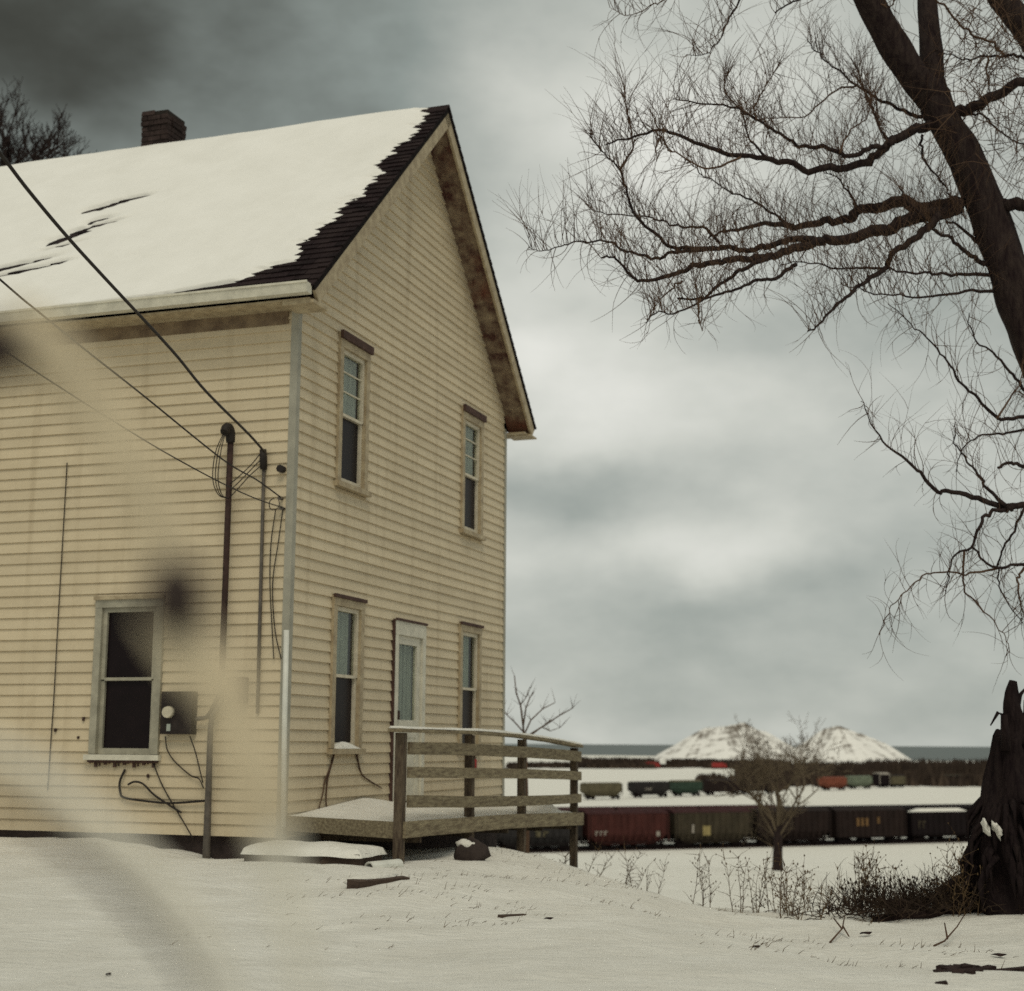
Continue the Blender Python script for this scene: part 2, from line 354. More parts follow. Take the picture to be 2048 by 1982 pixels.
mw = bpy.data.materials.new('lake_water'); mw.use_nodes = True
p = mw.node_tree.nodes['Principled BSDF']; p.inputs['Base Color'].default_value = (0.085, 0.105, 0.10, 1); p.inputs['Roughness'].default_value = 0.55
p.inputs['Specular IOR Level'].default_value = 0.3
wv = mw.node_tree.nodes.new('ShaderNodeTexNoise'); wv.inputs['Scale'].default_value = 0.02
wb = mw.node_tree.nodes.new('ShaderNodeBump'); wb.inputs['Strength'].default_value = 0.6; wb.inputs['Distance'].default_value = 2
wc = mw.node_tree.nodes.new('ShaderNodeTexCoord'); mw.node_tree.links.new(wc.outputs['Object'], wv.inputs['Vector'])
mw.node_tree.links.new(wv.outputs[0], wb.inputs['Height']); mw.node_tree.links.new(wb.outputs[0], p.inputs['Normal'])
M['water'] = mw
b = MB(); WZ = -11.95; b.quad((-60000, 2100, WZ), (-300, 2050, WZ), (60, 1880, WZ), (190, 1800, WZ), (330, 1420, WZ), (60000, 1420, WZ), (60000, 60000, WZ), (-60000, 60000, WZ))
b.build('lake_water', 'water', None, kind='structure')

# ------------------------------------------------------------------ the house
HB = 1.0
house = thing('wooden_house', 'old two storey cream clapboard house with a steep snow covered gable roof', 'house', (CX, CY, 1.6 - HB), -TH)
WID, EAVE, LEN = 6.42, 4.45, 10.0
RT_T, RT_Z, RSL = -0.35, 4.47, (7.85 - 4.47) / 3.56
def roofz(t):
    return RT_Z + ((t if t <= WID / 2 else WID - t) + 0.35) * RSL
class HM(MB):          # house frame: n outward from the gable, t along the gable, z from the eye level
    def build(s, name, m, parent=None, **k):
        s.v = [(a, b, c + HB) for a, b, c in s.v]
        return MB.build(s, name, m, parent or house, **k)
# wall frames: P(a, o, z): a along the wall, o outwards
def GP(a, o, z): return (o, a, z)
def LP(a, o, z): return (a, -o, z)
def pbox(b, P, a0, a1, o0, o1, z0, z1):
    c = [P(a0, o0, z0), P(a1, o0, z0), P(a1, o1, z0), P(a0, o1, z0), P(a0, o0, z1), P(a1, o0, z1), P(a1, o1, z1), P(a0, o1, z1)]
    b.hexa(c)
b = HM(); zt = 4.3
b.box(-LEN, -.07, .07, WID - .07, -.90, zt)
k = [(-LEN, .07, zt), (-.07, .07, zt), (-.07, WID - .07, zt), (-LEN, WID - .07, zt), (-LEN, WID / 2, 7.5), (-.07, WID / 2, 7.5)]
b.quad(k[0], k[1], k[5], k[4]); b.quad(k[3], k[4], k[5], k[2]); b.quad(k[1], k[2], k[5])
b.build('wall_core', 'dark')
b = HM(); b.box(-LEN, -.05, .05, WID - .05, -1.9, -.905); b.build('foundation', 'found')

OPEN_L = [(-2.19, -1.38, -.19, 1.46)]
OPEN_G = [(.93, 1.70, 2.68, 4.37), (4.65, 5.44, 2.68, 4.37), (.93, 1.70, -.12, 1.53), (4.65, 5.44, -.12, 1.53), (2.56, 3.48, -.70, 1.40)]
EXPO = 0.1146; Z0 = -0.907
def segs(a0, a1, z0, z1, opens):
    s = [(a0, a1)]
    for (p, q, u, v) in opens:
        if z1 > u + .01 and z0 < v - .01:
            o = []
            for (x, y) in s:
                if q <= x or p >= y: o.append((x, y)); continue
                if p > x: o.append((x, p))
                if q < y: o.append((q, y))
            s = o
    return [x for x in s if x[1] - x[0] > .03]
def board(P, a0, a1, b0, b1, z0, z1, js):
    """lapped board: a0..a1 along its bottom edge, b0..b1 along its top edge"""
    m = HM(); o0, o1 = 0.026 + js, 0.006; n = max(1, int((a1 - a0) / 1.2)); sd = rnd.random() * 99
    for i in range(n):
        u, v = i / n, (i + 1) / n
        A0, A1, B0, B1 = a0 + (a1 - a0) * u, a0 + (a1 - a0) * v, b0 + (b1 - b0) * u, b0 + (b1 - b0) * v
        w0, w1 = .0035 * noise.noise(Vector((A0 * .8, sd, 0))), .0035 * noise.noise(Vector((A1 * .8, sd, 0)))
        m.hexa([P(A0, -.03, z0 + w0), P(A1, -.03, z0 + w1), P(A1, o0, z0 + w1), P(A0, o0, z0 + w0), P(B0, -.03, z1), P(B1, -.03, z1), P(B1, o1, z1), P(B0, o1, z1)])
    return m.build('siding_board', 'siding')
def patches(P, z, z1, opens):
    for (p, q, u, v) in opens:
        if z < v - .01 < z1 - .012: board(P, p + .001, q - .001, p + .001, q - .001, v + .002, z1 + .004, 0)
        if z + .012 < u + .01 < z1: board(P, p + .001, q - .001, p + .001, q - .001, z, u - .002, 0)
z = Z0
while z < 4.30:
    z1 = min(z + EXPO, 4.33)
    for (x, y) in segs(-LEN, -.049, z, z1, OPEN_L): board(LP, x, y, x, y, z, z1 + .004, rnd.uniform(-.002, .002))
    patches(LP, z, z1, OPEN_L)
    z += EXPO
z = Z0
while z < 7.45:
    z1 = z + EXPO
    def lim(zz): return max(.047, (zz + .10 - RT_Z) / RSL - .35)
    if z1 < 4.4:
        for (x, y) in segs(.047, WID - .047, z, z1, OPEN_G): board(GP, x, y, x, y, z, z1 + .004, rnd.uniform(-.002, .002))
        patches(GP, z, z1, OPEN_G)
    else:
        l0, l1 = lim(z), lim(z1)
        if WID - 2 * l1 > .06: board(GP, l0, WID - l0, l1, WID - l1, z, z1 + .004, rnd.uniform(-.002, .002))
    z += EXPO
# corner boards
for (t0, sgn) in ((0, 1), (WID, -1)):
    m = HM()
    m.box(-.050, .030, min(t0 - sgn * .030, t0), max(t0 - sgn * .030, t0), -.92, 4.34)
    m.box(.0, .030, min(t0, t0 + sgn * .048), max(t0, t0 + sgn * .048), -.92, 4.40)
    m.build('corner_board', 'trim')
b = HM(); b.box(-LEN, -.09, -.034, .0, 4.20, 4.335); b.build('frieze_board', 'frieze')
b = HM(); b.box(-LEN, .30, -.335, .0, 4.335, 4.355); b.build('eave_soffit', 'casing')
b = HM(); b.box(-LEN, .30, WID, WID + .335, 4.335, 4.355); b.build('eave_soffit', 'casing')

# roof slabs: near slope (towards the eye) and far slope
OV = 0.35
def slope_pt(n, s, far, off=0.0):    # s metres up the slope from the eave edge, off metres above it
    c = 1 / math.sqrt(1 + RSL * RSL); t = RT_T + s * c; z = RT_Z + s * c * RSL
    t -= off * RSL * c; z += off * c
    return (n, WID - t, z) if far else (n, t, z)
SL = 3.56 * math.sqrt(1 + RSL * RSL)
for far in (False, True):
    m = HM()
    c = [slope_pt(n, s, far, o) for o in (-.055, 0) for (n, s) in ((-LEN, 0), (OV, 0), (OV, SL), (-LEN, SL))]
    m.hexa(c); rf = m.build('roof', 'deckroof')
    m = HM(); c = [slope_pt(n, s, far, o) for o in (-.20, -.002) for (n, s) in ((OV - .035, -.0), (OV - .003, -.0), (OV - .003, SL - .02), (OV - .035, SL - .02))]
    m.hexa(c); m.build('rake_board', 'casing' if not far else 'casing')
    # boxed soffit under the rake overhang
    m = HM(); K = 14
    for i in range(K):
        s0, s1 = .0 + (SL - .17) * i / K, .0 + (SL - .17) * (i + 1) / K
        m.hexa([slope_pt(n, s, far, o) for o in (-.165, -.15) for (n, s) in ((.0, s0), (OV - .037, s0), (OV - .037, s1), (.0, s1))])
    m.build('rake_soffit', 'soffit')
    m = HM(); m.box(.0, OV - .004, (WID + .12) if far else -.335, (WID + .43) if far else .0, 4.298 if not far else 4.325, 4.334 if not far else 4.345)
    c = [slope_pt(n, s, far, o) for o in (-.21, -.15) for (n, s) in ((.0, .02), (OV - .04, .02), (OV - .04, .36), (.0, .36))]
    m.build('eave_return', 'casing')
m = HM(); c = [slope_pt(n, s, True, o) for o in (-.172, -.166) for (n, s) in ((.03, 1.1), (OV - .08, 1.1), (OV - .08, 2.2), (.03, 2.2))]
pass
m = HM(); K = 40       # gutter: a half-round trough as a box section with a lip
for i in range(1):
    n0, n1 = -LEN, .33
    m.hexa([(n0, -.45, 4.375), (n1, -.45, 4.375), (n1, -.352, 4.375), (n0, -.352, 4.375), (n0, -.47, 4.478), (n1, -.47, 4.478), (n1, -.352, 4.478), (n0, -.352, 4.478)])
m.box(-LEN, .334, -.478, -.462, 4.466, 4.488)
m.build('gutter', 'white')
# shingles along the bare rake and around the holes in the snow
SNOW_EDGE = [(0, -3.9), (.05, -2.2), (.12, -1.25), (.24, -.66), (.38, -.50), (.55, -.40), (.62, -.22), (.85, -.16), (1.1, -.22), (1.3, -.10), (1.42, -.10), (1.8, -.07), (2.0, 0.0),
             (2.4, .03), (2.75, .06), (3.2, .04), (3.7, .06), (4.1, .10), (4.6, .05), (SL + .1, .03)]
HOLES = [(-3.62, 2.84, .16, .035), (-3.42, 2.96, .20, .03), (-3.2, 3.02, .16, .02), (-3.72, 1.93, .12, .04), (-3.60, 2.05, .16, .03), (-3.42, 2.44, .14, .026), (-3.5, 2.22, .15, .02),
         (-3.30, 2.3, .2, .016), (-3.75, 1.36, .26, .022), (-3.45, 1.2, .25, .02), (-4.1, 1.28, .2, .02), (-3.9, 1.1, .2, .018), (-4.6, 1.0, .3, .02), (-3.55, 1.75, .2, .014)]
def snow_th(n, s):
    e = np.interp(s, [q[0] for q in SNOW_EDGE], [q[1] for q in SNOW_EDGE])
    row = math.floor(s / .125)
    e += .10 * noise.noise(Vector((row * 7.31, 1.7, 0))) + .09 * noise.noise(Vector((s * 2.7, 2.2, 0))) + .05 * noise.noise(Vector((math.floor(s / .0625) * 3.3, 4.1, 0))) + .07 * noise.noise(Vector((s * 13, n * 5, 5))) + .07
    d = (e - n)
    th = .048 * min(1, max(-1, d / .16)) if d < .16 else .048 + .014 * noise.noise(Vector((n * .7, s * .7, 2)))
    th += .006 * noise.noise(Vector((n * 2.5, s * 2.5, 9)))
    for (hn, hs, a, c) in HOLES:
        dn, ds = n - hn, (s - hs - .35 * (n - hn)) / 2.1
        q = (dn / a) ** 2 + (ds / c) ** 2 * (1 + .8 * noise.noise(Vector((n * 9, s * 9, 4))))
        if q < 9: th -= .135 * math.exp(-q * .75)
    return th
ns = np.arange(-9.0, OV + .001, .035); ss = np.arange(0.02, SL + .02, .0155)
m = HM(); T = {}; ids = {}
for i, s in enumerate(ss):
    for j, n in enumerate(ns):
        T[i, j] = snow_th(n, s)
TOPB = .028
for i in range(len(ss) - 1):
    for j in range(len(ns) - 1):
        if max(T[i, j], T[i + 1, j], T[i, j + 1], T[i + 1, j + 1]) <= 0: continue
        f = []
        for (a, c) in ((i, j), (i, j + 1), (i + 1, j + 1), (i + 1, j)):
            if (a, c) not in ids:
                ids[a, c] = len(m.v); m.v.append(slope_pt(ns[c], ss[a], False, TOPB * 0 + max(-.004, T[a, c]) ))
            f.append(ids[a, c])
        m.f.append(tuple(f)); m.sm.append(True)
m.build('roof_snow', 'smoothsnow')
cnt = 0
shm = {}
for r in range(int(SL / .125)):
    s0 = r * .125
    for c in range(52):
        n1 = OV - c * .20 + (.10 if r % 2 else 0); n0 = n1 - .195; n1 = min(n1, OV + .012)
        if n1 - n0 < .05: continue
        need = n1 > np.interp(s0, [q[0] for q in SNOW_EDGE], [q[1] for q in SNOW_EDGE]) - .12
        if not need:
            for (hn, hs, a, cc) in HOLES:
                if abs((n0 + n1) / 2 - hn) < a * .9 and abs(s0 + .06 - hs - .35 * ((n0 + n1) / 2 - hn)) < .075: need = True
        if not need or cnt > 290: continue
        cnt += 1; m = HM(); j = rnd.uniform(0, .006); l = rnd.uniform(-.012, .012)
        lo = max(0, s0 + l) - (.02 if r == 0 else 0)
        m.hexa([slope_pt(n, s, False, o) for (o0, o1) in ((.001, .001), (.017 + j, .003)) for (n, s, o) in ((n0, lo, o0), (n1, lo, o0), (n1, s0 + .15, o1), (n0, s0 + .15, o1))])
        m.build('shingle', 'shingle')
m = HM()
for i in range(12):
    n1 = OV + .01 - i * .3
    if i < 2: m.hexa([(n1 - .29, WID / 2 - .12, 7.85 - .10), (n1, WID / 2 - .12, 7.85 - .10), (n1, WID / 2, 7.86), (n1 - .29, WID / 2, 7.86), (n1 - .29, WID / 2 - .12, 7.77), (n1, WID / 2 - .12, 7.77), (n1, WID / 2, 7.885), (n1 - .29, WID / 2, 7.885)])
    if i < 2: m.hexa([(n1 - .29, WID / 2 + .12, 7.85 - .10), (n1, WID / 2 + .12, 7.85 - .10), (n1, WID / 2, 7.86), (n1 - .29, WID / 2, 7.86), (n1 - .29, WID / 2 + .12, 7.77), (n1, WID / 2 + .12, 7.77), (n1, WID / 2, 7.885), (n1 - .29, WID / 2, 7.885)])
m.build('ridge_cap', 'shingle')
# far slope: shingle courses seen edge-on along the rake, under a thin snow sheet
m = HM()
for r in range(int(SL / .14)):
    s0 = r * .14
    m.hexa([slope_pt(n, s, True, o) for (o0, o1) in ((.001, .001), (.022, .004)) for (n, s, o) in ((-.5, s0 - (.02 if r == 0 else 0), o0), (OV + .012, s0 - (.02 if r == 0 else 0), o0), (OV + .012, s0 + .16, o1), (-.5, s0 + .16, o1))])
m.build('edge_shingles', 'shingle', None, kind='stuff')
m = HM(); 
m.hexa([slope_pt(n, s, True, o) for o in (.0, .06) for (n, s) in ((-LEN, .05), (-.5, .05), (-.5, SL), (-LEN, SL))]); m.build('roof_snow', 'snow')

# chimney: bricks in courses round a mortar core
ch = bpy.data.objects.new('chimney', None); COL.objects.link(ch); ch.parent = house
cm = HM(); cm.box(-4.07, -3.69, 3.19, 3.62, 7.2, 8.37); cm.build('mortar_core', 'mortar', ch)
bh = .072
bm_ = {}
def brick(n0, n1, t0, t1, z0):
    m = HM(); j = lambda: rnd.uniform(-.006, .006)
    m.hexa([(n0 + j(), t0 + j(), z0), (n1 + j(), t0 + j(), z0), (n1 + j(), t1 + j(), z0), (n0 + j(), t1 + j(), z0), (n0 + j(), t0 + j(), z0 + bh - .012), (n1 + j(), t0 + j(), z0 + bh - .012), (n1 + j(), t1 + j(), z0 + bh - .012), (n0 + j(), t1 + j(), z0 + bh - .012)])
    m.build('brick', 'chimney', ch)
for r in range(13):
    z0 = 7.45 + r * bh
    if r == 12: cut = .03
    else: cut = 0
    off = .10 if r % 2 else .0
    e = -.02 if r >= 10 else 0
    for f in (0, 1):            # near and far faces
        t0, t1 = (3.18 + e, 3.28) if f == 0 else (3.53, 3.63 - e)
        xs = [-4.08] + [q for q in (-4.08 + .2 - off, -4.08 + .4 - off) if -4.06 < q < -3.72] + [-3.67]
        for x0, x1 in zip(xs, xs[1:]): 
            if not (r == 12 and x1 > -3.7): brick(x0 + .005, x1 - .005, t0, t1, z0)
    for f in (0, 1):
        n0, n1 = (-4.08 + e, -3.98) if f == 0 else (-3.78, -3.67 - e)
        if r != 12: brick(n0, n1, 3.285, 3.525, z0)

# windows and door -------------------------------------------------------------
def window(P, a0, a1, z0, z1, cap, blind=True, frame_mat='casing', casing=.085, snow=False, storm=False, muntin=0, curtain=0.0, blind_gap=.10):
    m = HM(); h = .16 if cap else .11
    pbox(m, P, a0 + .002, a0 + casing, -.05, .05, z0 + .06, z1 - h); pbox(m, P, a1 - casing, a1 - .002, -.05, .05, z0 + .06, z1 - h)
    pbox(m, P, a0 + .002, a1 - .002, -.05, .054, z1 - h, z1 - .002)
    w = m.build('window', frame_mat)
    def sub(name, mt, *bx):
        m = HM()
        for q in bx: pbox(m, P, *q)
        return m.build(name, mt, w)
    if cap: sub('drip_cap', 'brownhead', (a0 - .012, a1 + .012, .05, .085, z1 - .075, z1 + .012))
    else: sub('drip_cap', 'brownhead' if not storm else 'casing', (a0 - .012, a1 + .012, .045, .075, z1 - .03, z1 + .008))
    sub('sill', 'white' if storm else 'casing', (a0 - .03, a1 + .03, -.04, .085, z0, z0 + .055))
    A0, A1, B0, B1 = a0 + casing + .002, a1 - casing - .002, z0 + .058, z1 - h - .002
    mid = (B0 + B1) / 2 + .01; sm = 'storm' if storm else 'sash'; fw = .045
    sub('upper_sash', sm, (A0, A0 + fw, -.035, .018, mid, B1), (A1 - fw, A1, -.035, .018, mid, B1), (A0 + fw, A1 - fw, -.035, .018, B1 - fw, B1), (A0 + fw, A1 - fw, -.035, .018, mid - .012, mid + .02),
        *[(A0 + fw, A1 - fw, -.012, .004, mid + (B1 - mid) * q, mid + (B1 - mid) * q + .014) for q in ([.36, .66][:muntin])])
    sub('lower_sash', sm, (A0, A0 + fw, -.045, .004, B0, mid - .013), (A1 - fw, A1, -.045, .004, B0, mid - .013), (A0 + fw, A1 - fw, -.045, .004, B0, B0 + .06))
    sub('pane', 'glass' if blind else 'darkglass', (A0 + fw, A1 - fw, -.018, -.014, mid + .02, B1 - fw)); sub('pane', 'darkglass', (A0 + fw, A1 - fw, -.030, -.026, B0 + .06, mid - .012))
    if blind:
        bl = HM(); K = 18
        for i in range(K):
            u, v = A0 + fw + (A1 - A0 - 2 * fw - blind_gap) * i / K, A0 + fw + (A1 - A0 - 2 * fw - blind_gap) * (i + 1) / K
            q = .004 * math.sin(i * 1.3)
            pbox(bl, P, u, v, -.058 + q, -.052 + q, mid + .02 if curtain == 0 else B0 + .06, B1 - fw)
        bl.build('blind', 'blind', w)
    if snow:
        s = HM(); 
        for i in range(8):
            u, v = A0 + (A1 - A0) * i / 8, A0 + (A1 - A0) * (i + 1) / 8
            g = lambda x: .012 + .06 * max(0, 1 - ((x - (A0 + A1) / 2) / ((A1 - A0) / 2)) ** 2)
            c = [P(u, .006, z0 + .056), P(v, .006, z0 + .056), P(v, .08, z0 + .056), P(u, .08, z0 + .056), P(u, .006, z0 + .056 + g(u)), P(v, .006, z0 + .056 + g(v)), P(v, .065, z0 + .056 + .5 * g(v)), P(u, .065, z0 + .056 + .5 * g(u))]
            s.hexa(c)
        s.build('sill_snow', 'snow', w)
    return w
window(GP, .93, 1.70, 2.68, 4.37, True, muntin=2, blind_gap=.02)
window(GP, 4.65, 5.44, 2.68, 4.37, True, muntin=2, blind_gap=.02)
window(GP, .93, 1.70, -.12, 1.53, False, snow=True, blind_gap=.07)
window(GP, 4.65, 5.44, -.12, 1.53, False, blind_gap=.10)
wl = window(LP, -2.19, -1.38, -.19, 1.46, False, blind=False, storm=True, frame_mat='storm', casing=.082)
m = HM()
for q in range(14): pbox(m, LP, -2.17 + q * .056, -2.17 + q * .056 + .012 + .02 * (q % 2), .03, .045, -.225 - .012 * ((q * 7) % 4), -.19)
pbox(m, LP, -2.19, -1.38, .028, .055, -.215, -.192); m.build('sill_fringe', 'brownhead', wl)
# door
a0, a1, z0, z1 = 2.56, 3.48, -.66, 1.40
m = HM(); pbox(m, GP, a0, a0 + .09, -.05, .05, z0, z1 - .17); pbox(m, GP, a1 - .09, a1, -.05, .05, z0, z1 - .17); pbox(m, GP, a0, a1, -.05, .052, z1 - .17, z1)
dr = m.build('door', 'white')
def dsub(name, mt, *bx):
    m = HM()
    for q in bx: pbox(m, GP, *q)
    return m.build(name, mt, dr)
dsub('drip_cap', 'brownhead', (a0 - .01, a1 + .01, .05, .07, z1 - .012, z1 + .015))
g0, g1, h0, h1 = 2.735, 3.27, .26, 1.13
dsub('storm_door_panel', 'white', (a0 + .092, g0, -.03, .02, z0, z1 - .172), (g1, a1 - .092, -.03, .02, z0, z1 - .172), (g0, g1, -.03, .02, h1, z1 - .172), (g0, g1, -.03, .02, z0 + .72, h0), (g0, g1, -.03, .012, z0, z0 + .72))
dsub('pane', 'glass', (g0, g1, -.01, -.005, h0, h1)); 
m = HM()
for i in range(14): 
    u, v = g0 + (g1 - g0) * i / 14, g0 + (g1 - g0) * (i + 1) / 14; q = .008 * math.sin(i * 1.9)
    pbox(m, GP, u, v, -.05 + q, -.04 + q, h0, h1)
m.build('curtain', 'blind', dr)
dsub('handle', 'iron', (2.665, 2.70, .02, .06, .26, .36))
dsub('jamb_edge', 'brownhead', (a0 - .03, a0 - .004, .0, .05, z0, z1))

# services on the long wall ----------------------------------------------------
def htube(name, mt, pts, r, n=7, parent=None):
    if not hasattr(r, '__len__'): r = [r] * len(pts)
    if len(pts) > 3: s = spline([tuple(p) + (q,) for p, q in zip(pts, r)], 5); pts, r = [tuple(q[:3]) for q in s], [q[3] for q in s]
    m = HM(); m.tube(pts, r, n); return m.build(name, mt, parent)
rs = htube('service_riser', 'iron', [(-.655, -.11, .55), (-.652, -.11, 1.6), (-.648, -.12, 3.02)], .032, 8)
htube('weatherhead', 'cable', [(-.648, -.12, 2.98), (-.648, -.14, 3.08), (-.652, -.19, 3.12), (-.655, -.24, 3.06)], [.045, .055, .055, .045], 8, rs)
for q, s in enumerate((-1, 0, 1)): htube('lead_wire', 'cable', [(-.655 + s * .012, -.24, 3.05), (-.70 + s * .03, -.27, 2.85), (-.73 + s * .03, -.25, 2.6), (-.70 + s * .02, -.2, 2.44), (-.62, -.16, 2.40)], .006, 4, rs)
r2 = htube('telephone_riser', 'pipe', [(-.282, -.045, .27), (-.29, -.045, 1.4), (-.302, -.045, 2.8)], .018, 7)
htube('weatherhead', 'cable', [(-.302, -.05, 2.70), (-.302, -.06, 2.80), (-.305, -.07, 2.90)], [.036, .04, .034], 7, r2)
for s in (0, 1, 2): htube('lead_wire', 'cable', [(-.305, -.08, 2.88 - s * .07), (-.42, -.1, 2.74 - s * .05), (-.54, -.13, 2.62 - s * .06), (-.62, -.15, 2.55 - s * .07)], .0055, 4, r2)
k = htube('insulator', 'cable', [(-.095, -.02, 2.69), (-.095, -.10, 2.69)], [.035, .04], 8)
for (n, z) in ((-.069, 2.395), (-.049, 2.293)): htube('insulator', 'pipe', [(n - .03, -.02, z), (n - .03, -.08, z)], [.016, .022], 7)
htube('wire_loop', 'cable', [(-.16, -.07, 2.40), (-.20, -.09, 2.36), (-.19, -.09, 2.29), (-.13, -.08, 2.28), (-.10, -.07, 2.33), (-.12, -.07, 2.40)], .005, 4)
for (a, b_) in ((-.15, .02), (-.07, -.03)):
    htube('hanging_cable', 'cable', [(a, -.05, 2.29), (a - .04, -.05, 1.95), (a - .06 + b_, -.045, 1.55), (a - .02 + b_, -.045, 1.1), (a + .03, -.045, .8)], .006, 4)
htube('downpipe', 'pvc', [(.02, -.068, 1.08), (.03, -.068, .2), (.047, -.068, -.80)], .028, 8)
m = HM(); m.box(-1.315, -.96, -.125, -.03, .07, .49); mb = m.build('meter_panel', 'meter')
m = HM(); m.tube([(-1.215, -.125, .285), (-1.215, -.18, .285)], [.062, .055], 12); m.build('meter_dial', 'meterglass', mb)
m = HM(); m.box(-1.235, -1.195, -.138, -.124, .10, .17); m.build('seal_tag', 'blind', mb)
m = HM(); m.box(-.635, -.40, -.11, -.03, .375, .625); jb = m.build('junction_box', 'iron')
htube('link_conduit', 'pipe', [(-.93, -.09, .22), (-.80, -.09, .25), (-.70, -.09, .42), (-.645, -.09, .48)], .022, 7, jb)
htube('ground_pipe', 'pipe', [(-.67, -.10, .37), (-.70, -.10, .30), (-.755, -.10, .18), (-.757, -.10, -.4), (-.752, -.10, -1.2)], [.026, .028, .028, .032, .04], 8)
htube('hanging_cable', 'cable', [(-2.648, -.03, 2.9), (-2.648, -.03, 2.235), (-2.646, -.035, 1.2), (-2.644, -.035, .413), (-2.655, -.03, -.02), (-2.66, -.03, -.5)], .0065, 4)
htube('hose', 'cable', [(-1.75, -.04, -.28), (-1.79, -.06, -.40), (-1.78, -.06, -.50), (-1.74, -.05, -.556), (-1.5, -.05, -.585), (-1.2, -.05, -.60), (-.80, -.06, -.57)], .012, 5)
htube('hose', 'cable', [(-1.70, -.05, -.43), (-1.62, -.06, -.40), (-1.52, -.06, -.42), (-1.4, -.05, -.52), (-1.2, -.05, -.63), (-1.08, -.05, -.69)], .011, 5)
htube('hanging_cable', 'cable', [(-1.42, -.05, -.22), (-1.32, -.04, -.42), (-1.18, -.04, -.62), (-1.05, -.05, -.78), (-.92, -.06, -.95)], .007, 4)
htube('hanging_cable', 'cable', [(-1.29, -.06, .05), (-1.27, -.05, -.08), (-1.18, -.04, -.20), (-1.0, -.04, -.33), (-.9, -.05, -.36), (-.83, -.07, -.45)], .007, 4)
htube('hanging_cable', 'cable', [(-1.0, -.08, .05), (-.95, -.05, -.1), (-.9, -.05, -.25), (-.84, -.07, -.4)], .007, 4)
for (n, z) in ((-2.29, .2), (-2.34, .02), (-2.62, .09), (-1.5, -.36)):
    m = HM(); m.box(n, n + .022, -.035, -.02, z, z + rnd.uniform(.02, .05)); m.build('staple', 'iron')
# vine stems below the front window
for pts in ([(.03, 1.05, -.12), (.03, .98, -.25), (.03, .86, -.38), (.035, .80, -.52), (.035, .72, -.66)], [(.03, 1.03, -.16), (.03, .92, -.36), (.035, .88, -.55), (.035, .9, -.66)],
            [(.03, 1.6, -.1), (.03, 1.68, -.25), (.03, 1.78, -.35), (.03, 2.0, -.42), (.03, 2.3, -.5)]):
    htube('dead_vine', 'twig', pts, [.012 - .0015 * i for i in range(len(pts))], 5)
# ------------------------------------------------------------------ deck with its rail (house frame)
deck = thing('wooden_deck', 'weathered grey wooden deck with bowed plank rail along the gable wall, snow on it', 'deck', (CX, CY, 1.6 - HB), -TH)
def dz(n, t): return -.665 - .062 * n / 1.25 - .14 * max(0, (t - 1.5) / 4.4) ** 1.3 - .02 * math.sin(t * .55) * (n / 1.25)
for i in range(42):
    t0 = .05 + i * .141; t1 = t0 + .133; m = HM(); j = rnd.uniform(-.004, .004)
    z = [dz(.06, t0) + j - .06, dz(1.25, t0) + j - .06, dz(1.25, t1) + j - .06, dz(.06, t1) + j - .06]
    xs = (.06, 1.25, 1.25, .06); ts = (t0, t0, t1, t1)
    m.hexa([(xs[q], ts[q], z[q] - .03) for q in range(4)] + [(xs[q], ts[q], z[q]) for q in range(4)]); m.build('deck_board', 'paintedwood', deck)
def strip(name, mt, n, th, t0, t1, top, bot, K=8, sd=0):
    m = HM()
    for i in range(K):
        u, v = t0 + (t1 - t0) * i / K, t0 + (t1 - t0) * (i + 1) / K
        w = lambda t: .006 * noise.noise(Vector((t * .9, sd, 0)))
        m.hexa([(n, u, bot(u) + w(u)), (n + th, u, bot(u) + w(u)), (n + th, v, bot(v) + w(v)), (n, v, bot(v) + w(v)), (n, u, top(u) + w(u)), (n + th, u, top(u) + w(u)), (n + th, v, top(v) + w(v)), (n, v, top(v) + w(v))])
    return m.build(name, mt, deck)
def lin(a, b, bow=0): return lambda t: a + (b - a) * (t - .17) / (5.95 - .17) + bow * math.sin(math.pi * max(0, min(1, (t - .17) / 5.78)))
strip('rim_board', 'paintedwood', 1.252, .035, .02, 6.0, lin(-.735, -.884, .02), lin(-.885, -1.045, .02), 10, 1)
m = HM(); m.hexa([(.0, .01, -.84), (1.25, .01, -.89), (1.25, .045, -.89), (.0, .045, -.84), (.0, .01, -.70), (1.25, .01, -.735), (1.25, .045, -.735), (.0, .045, -.70)]); m.build('rim_board', 'paintedwood', deck)
PT = [(.04, -1.25), (1.93, -1.2), (3.67, -1.45), (5.80, -1.85)]
for i, (t, zb) in enumerate(PT):
    m = HM(); h = .043; zt = lin(.09, -.06, .05)(t); dx = rnd.uniform(-.012, .012)
    n0 = 1.205
    m.hexa([(n0 - h, t - h, zb), (n0 + h, t - h, zb), (n0 + h, t + h, zb), (n0 - h, t + h, zb), (n0 - h + dx, t - h, zt), (n0 + h + dx, t - h, zt), (n0 + h + dx, t + h, zt), (n0 - h + dx, t + h, zt)])
    m.build('post', 'postwood', deck)
t_on = .1
strip('rail_board', 'paintedwood', 1.251, .028, t_on, 5.93, lin(.008, -.098, .02), lin(-.11, -.230, .02), 8, 2)
strip('rail_board', 'paintedwood', 1.251, .028, t_on, 5.93, lin(-.225, -.357, .01), lin(-.33, -.468, .01), 8, 3)
strip('rail_board', 'paintedwood', 1.251, .028, t_on, 5.92, lin(-.488, -.645, -.02), lin(-.605, -.757, -.02), 8, 4)
cap = lin(.095, -.045, .055)
strip('rail_cap', 'paintedwood', 1.14, .15, -.12, 5.98, lambda t: cap(t) + .032, cap, 10, 5)
m = HM()
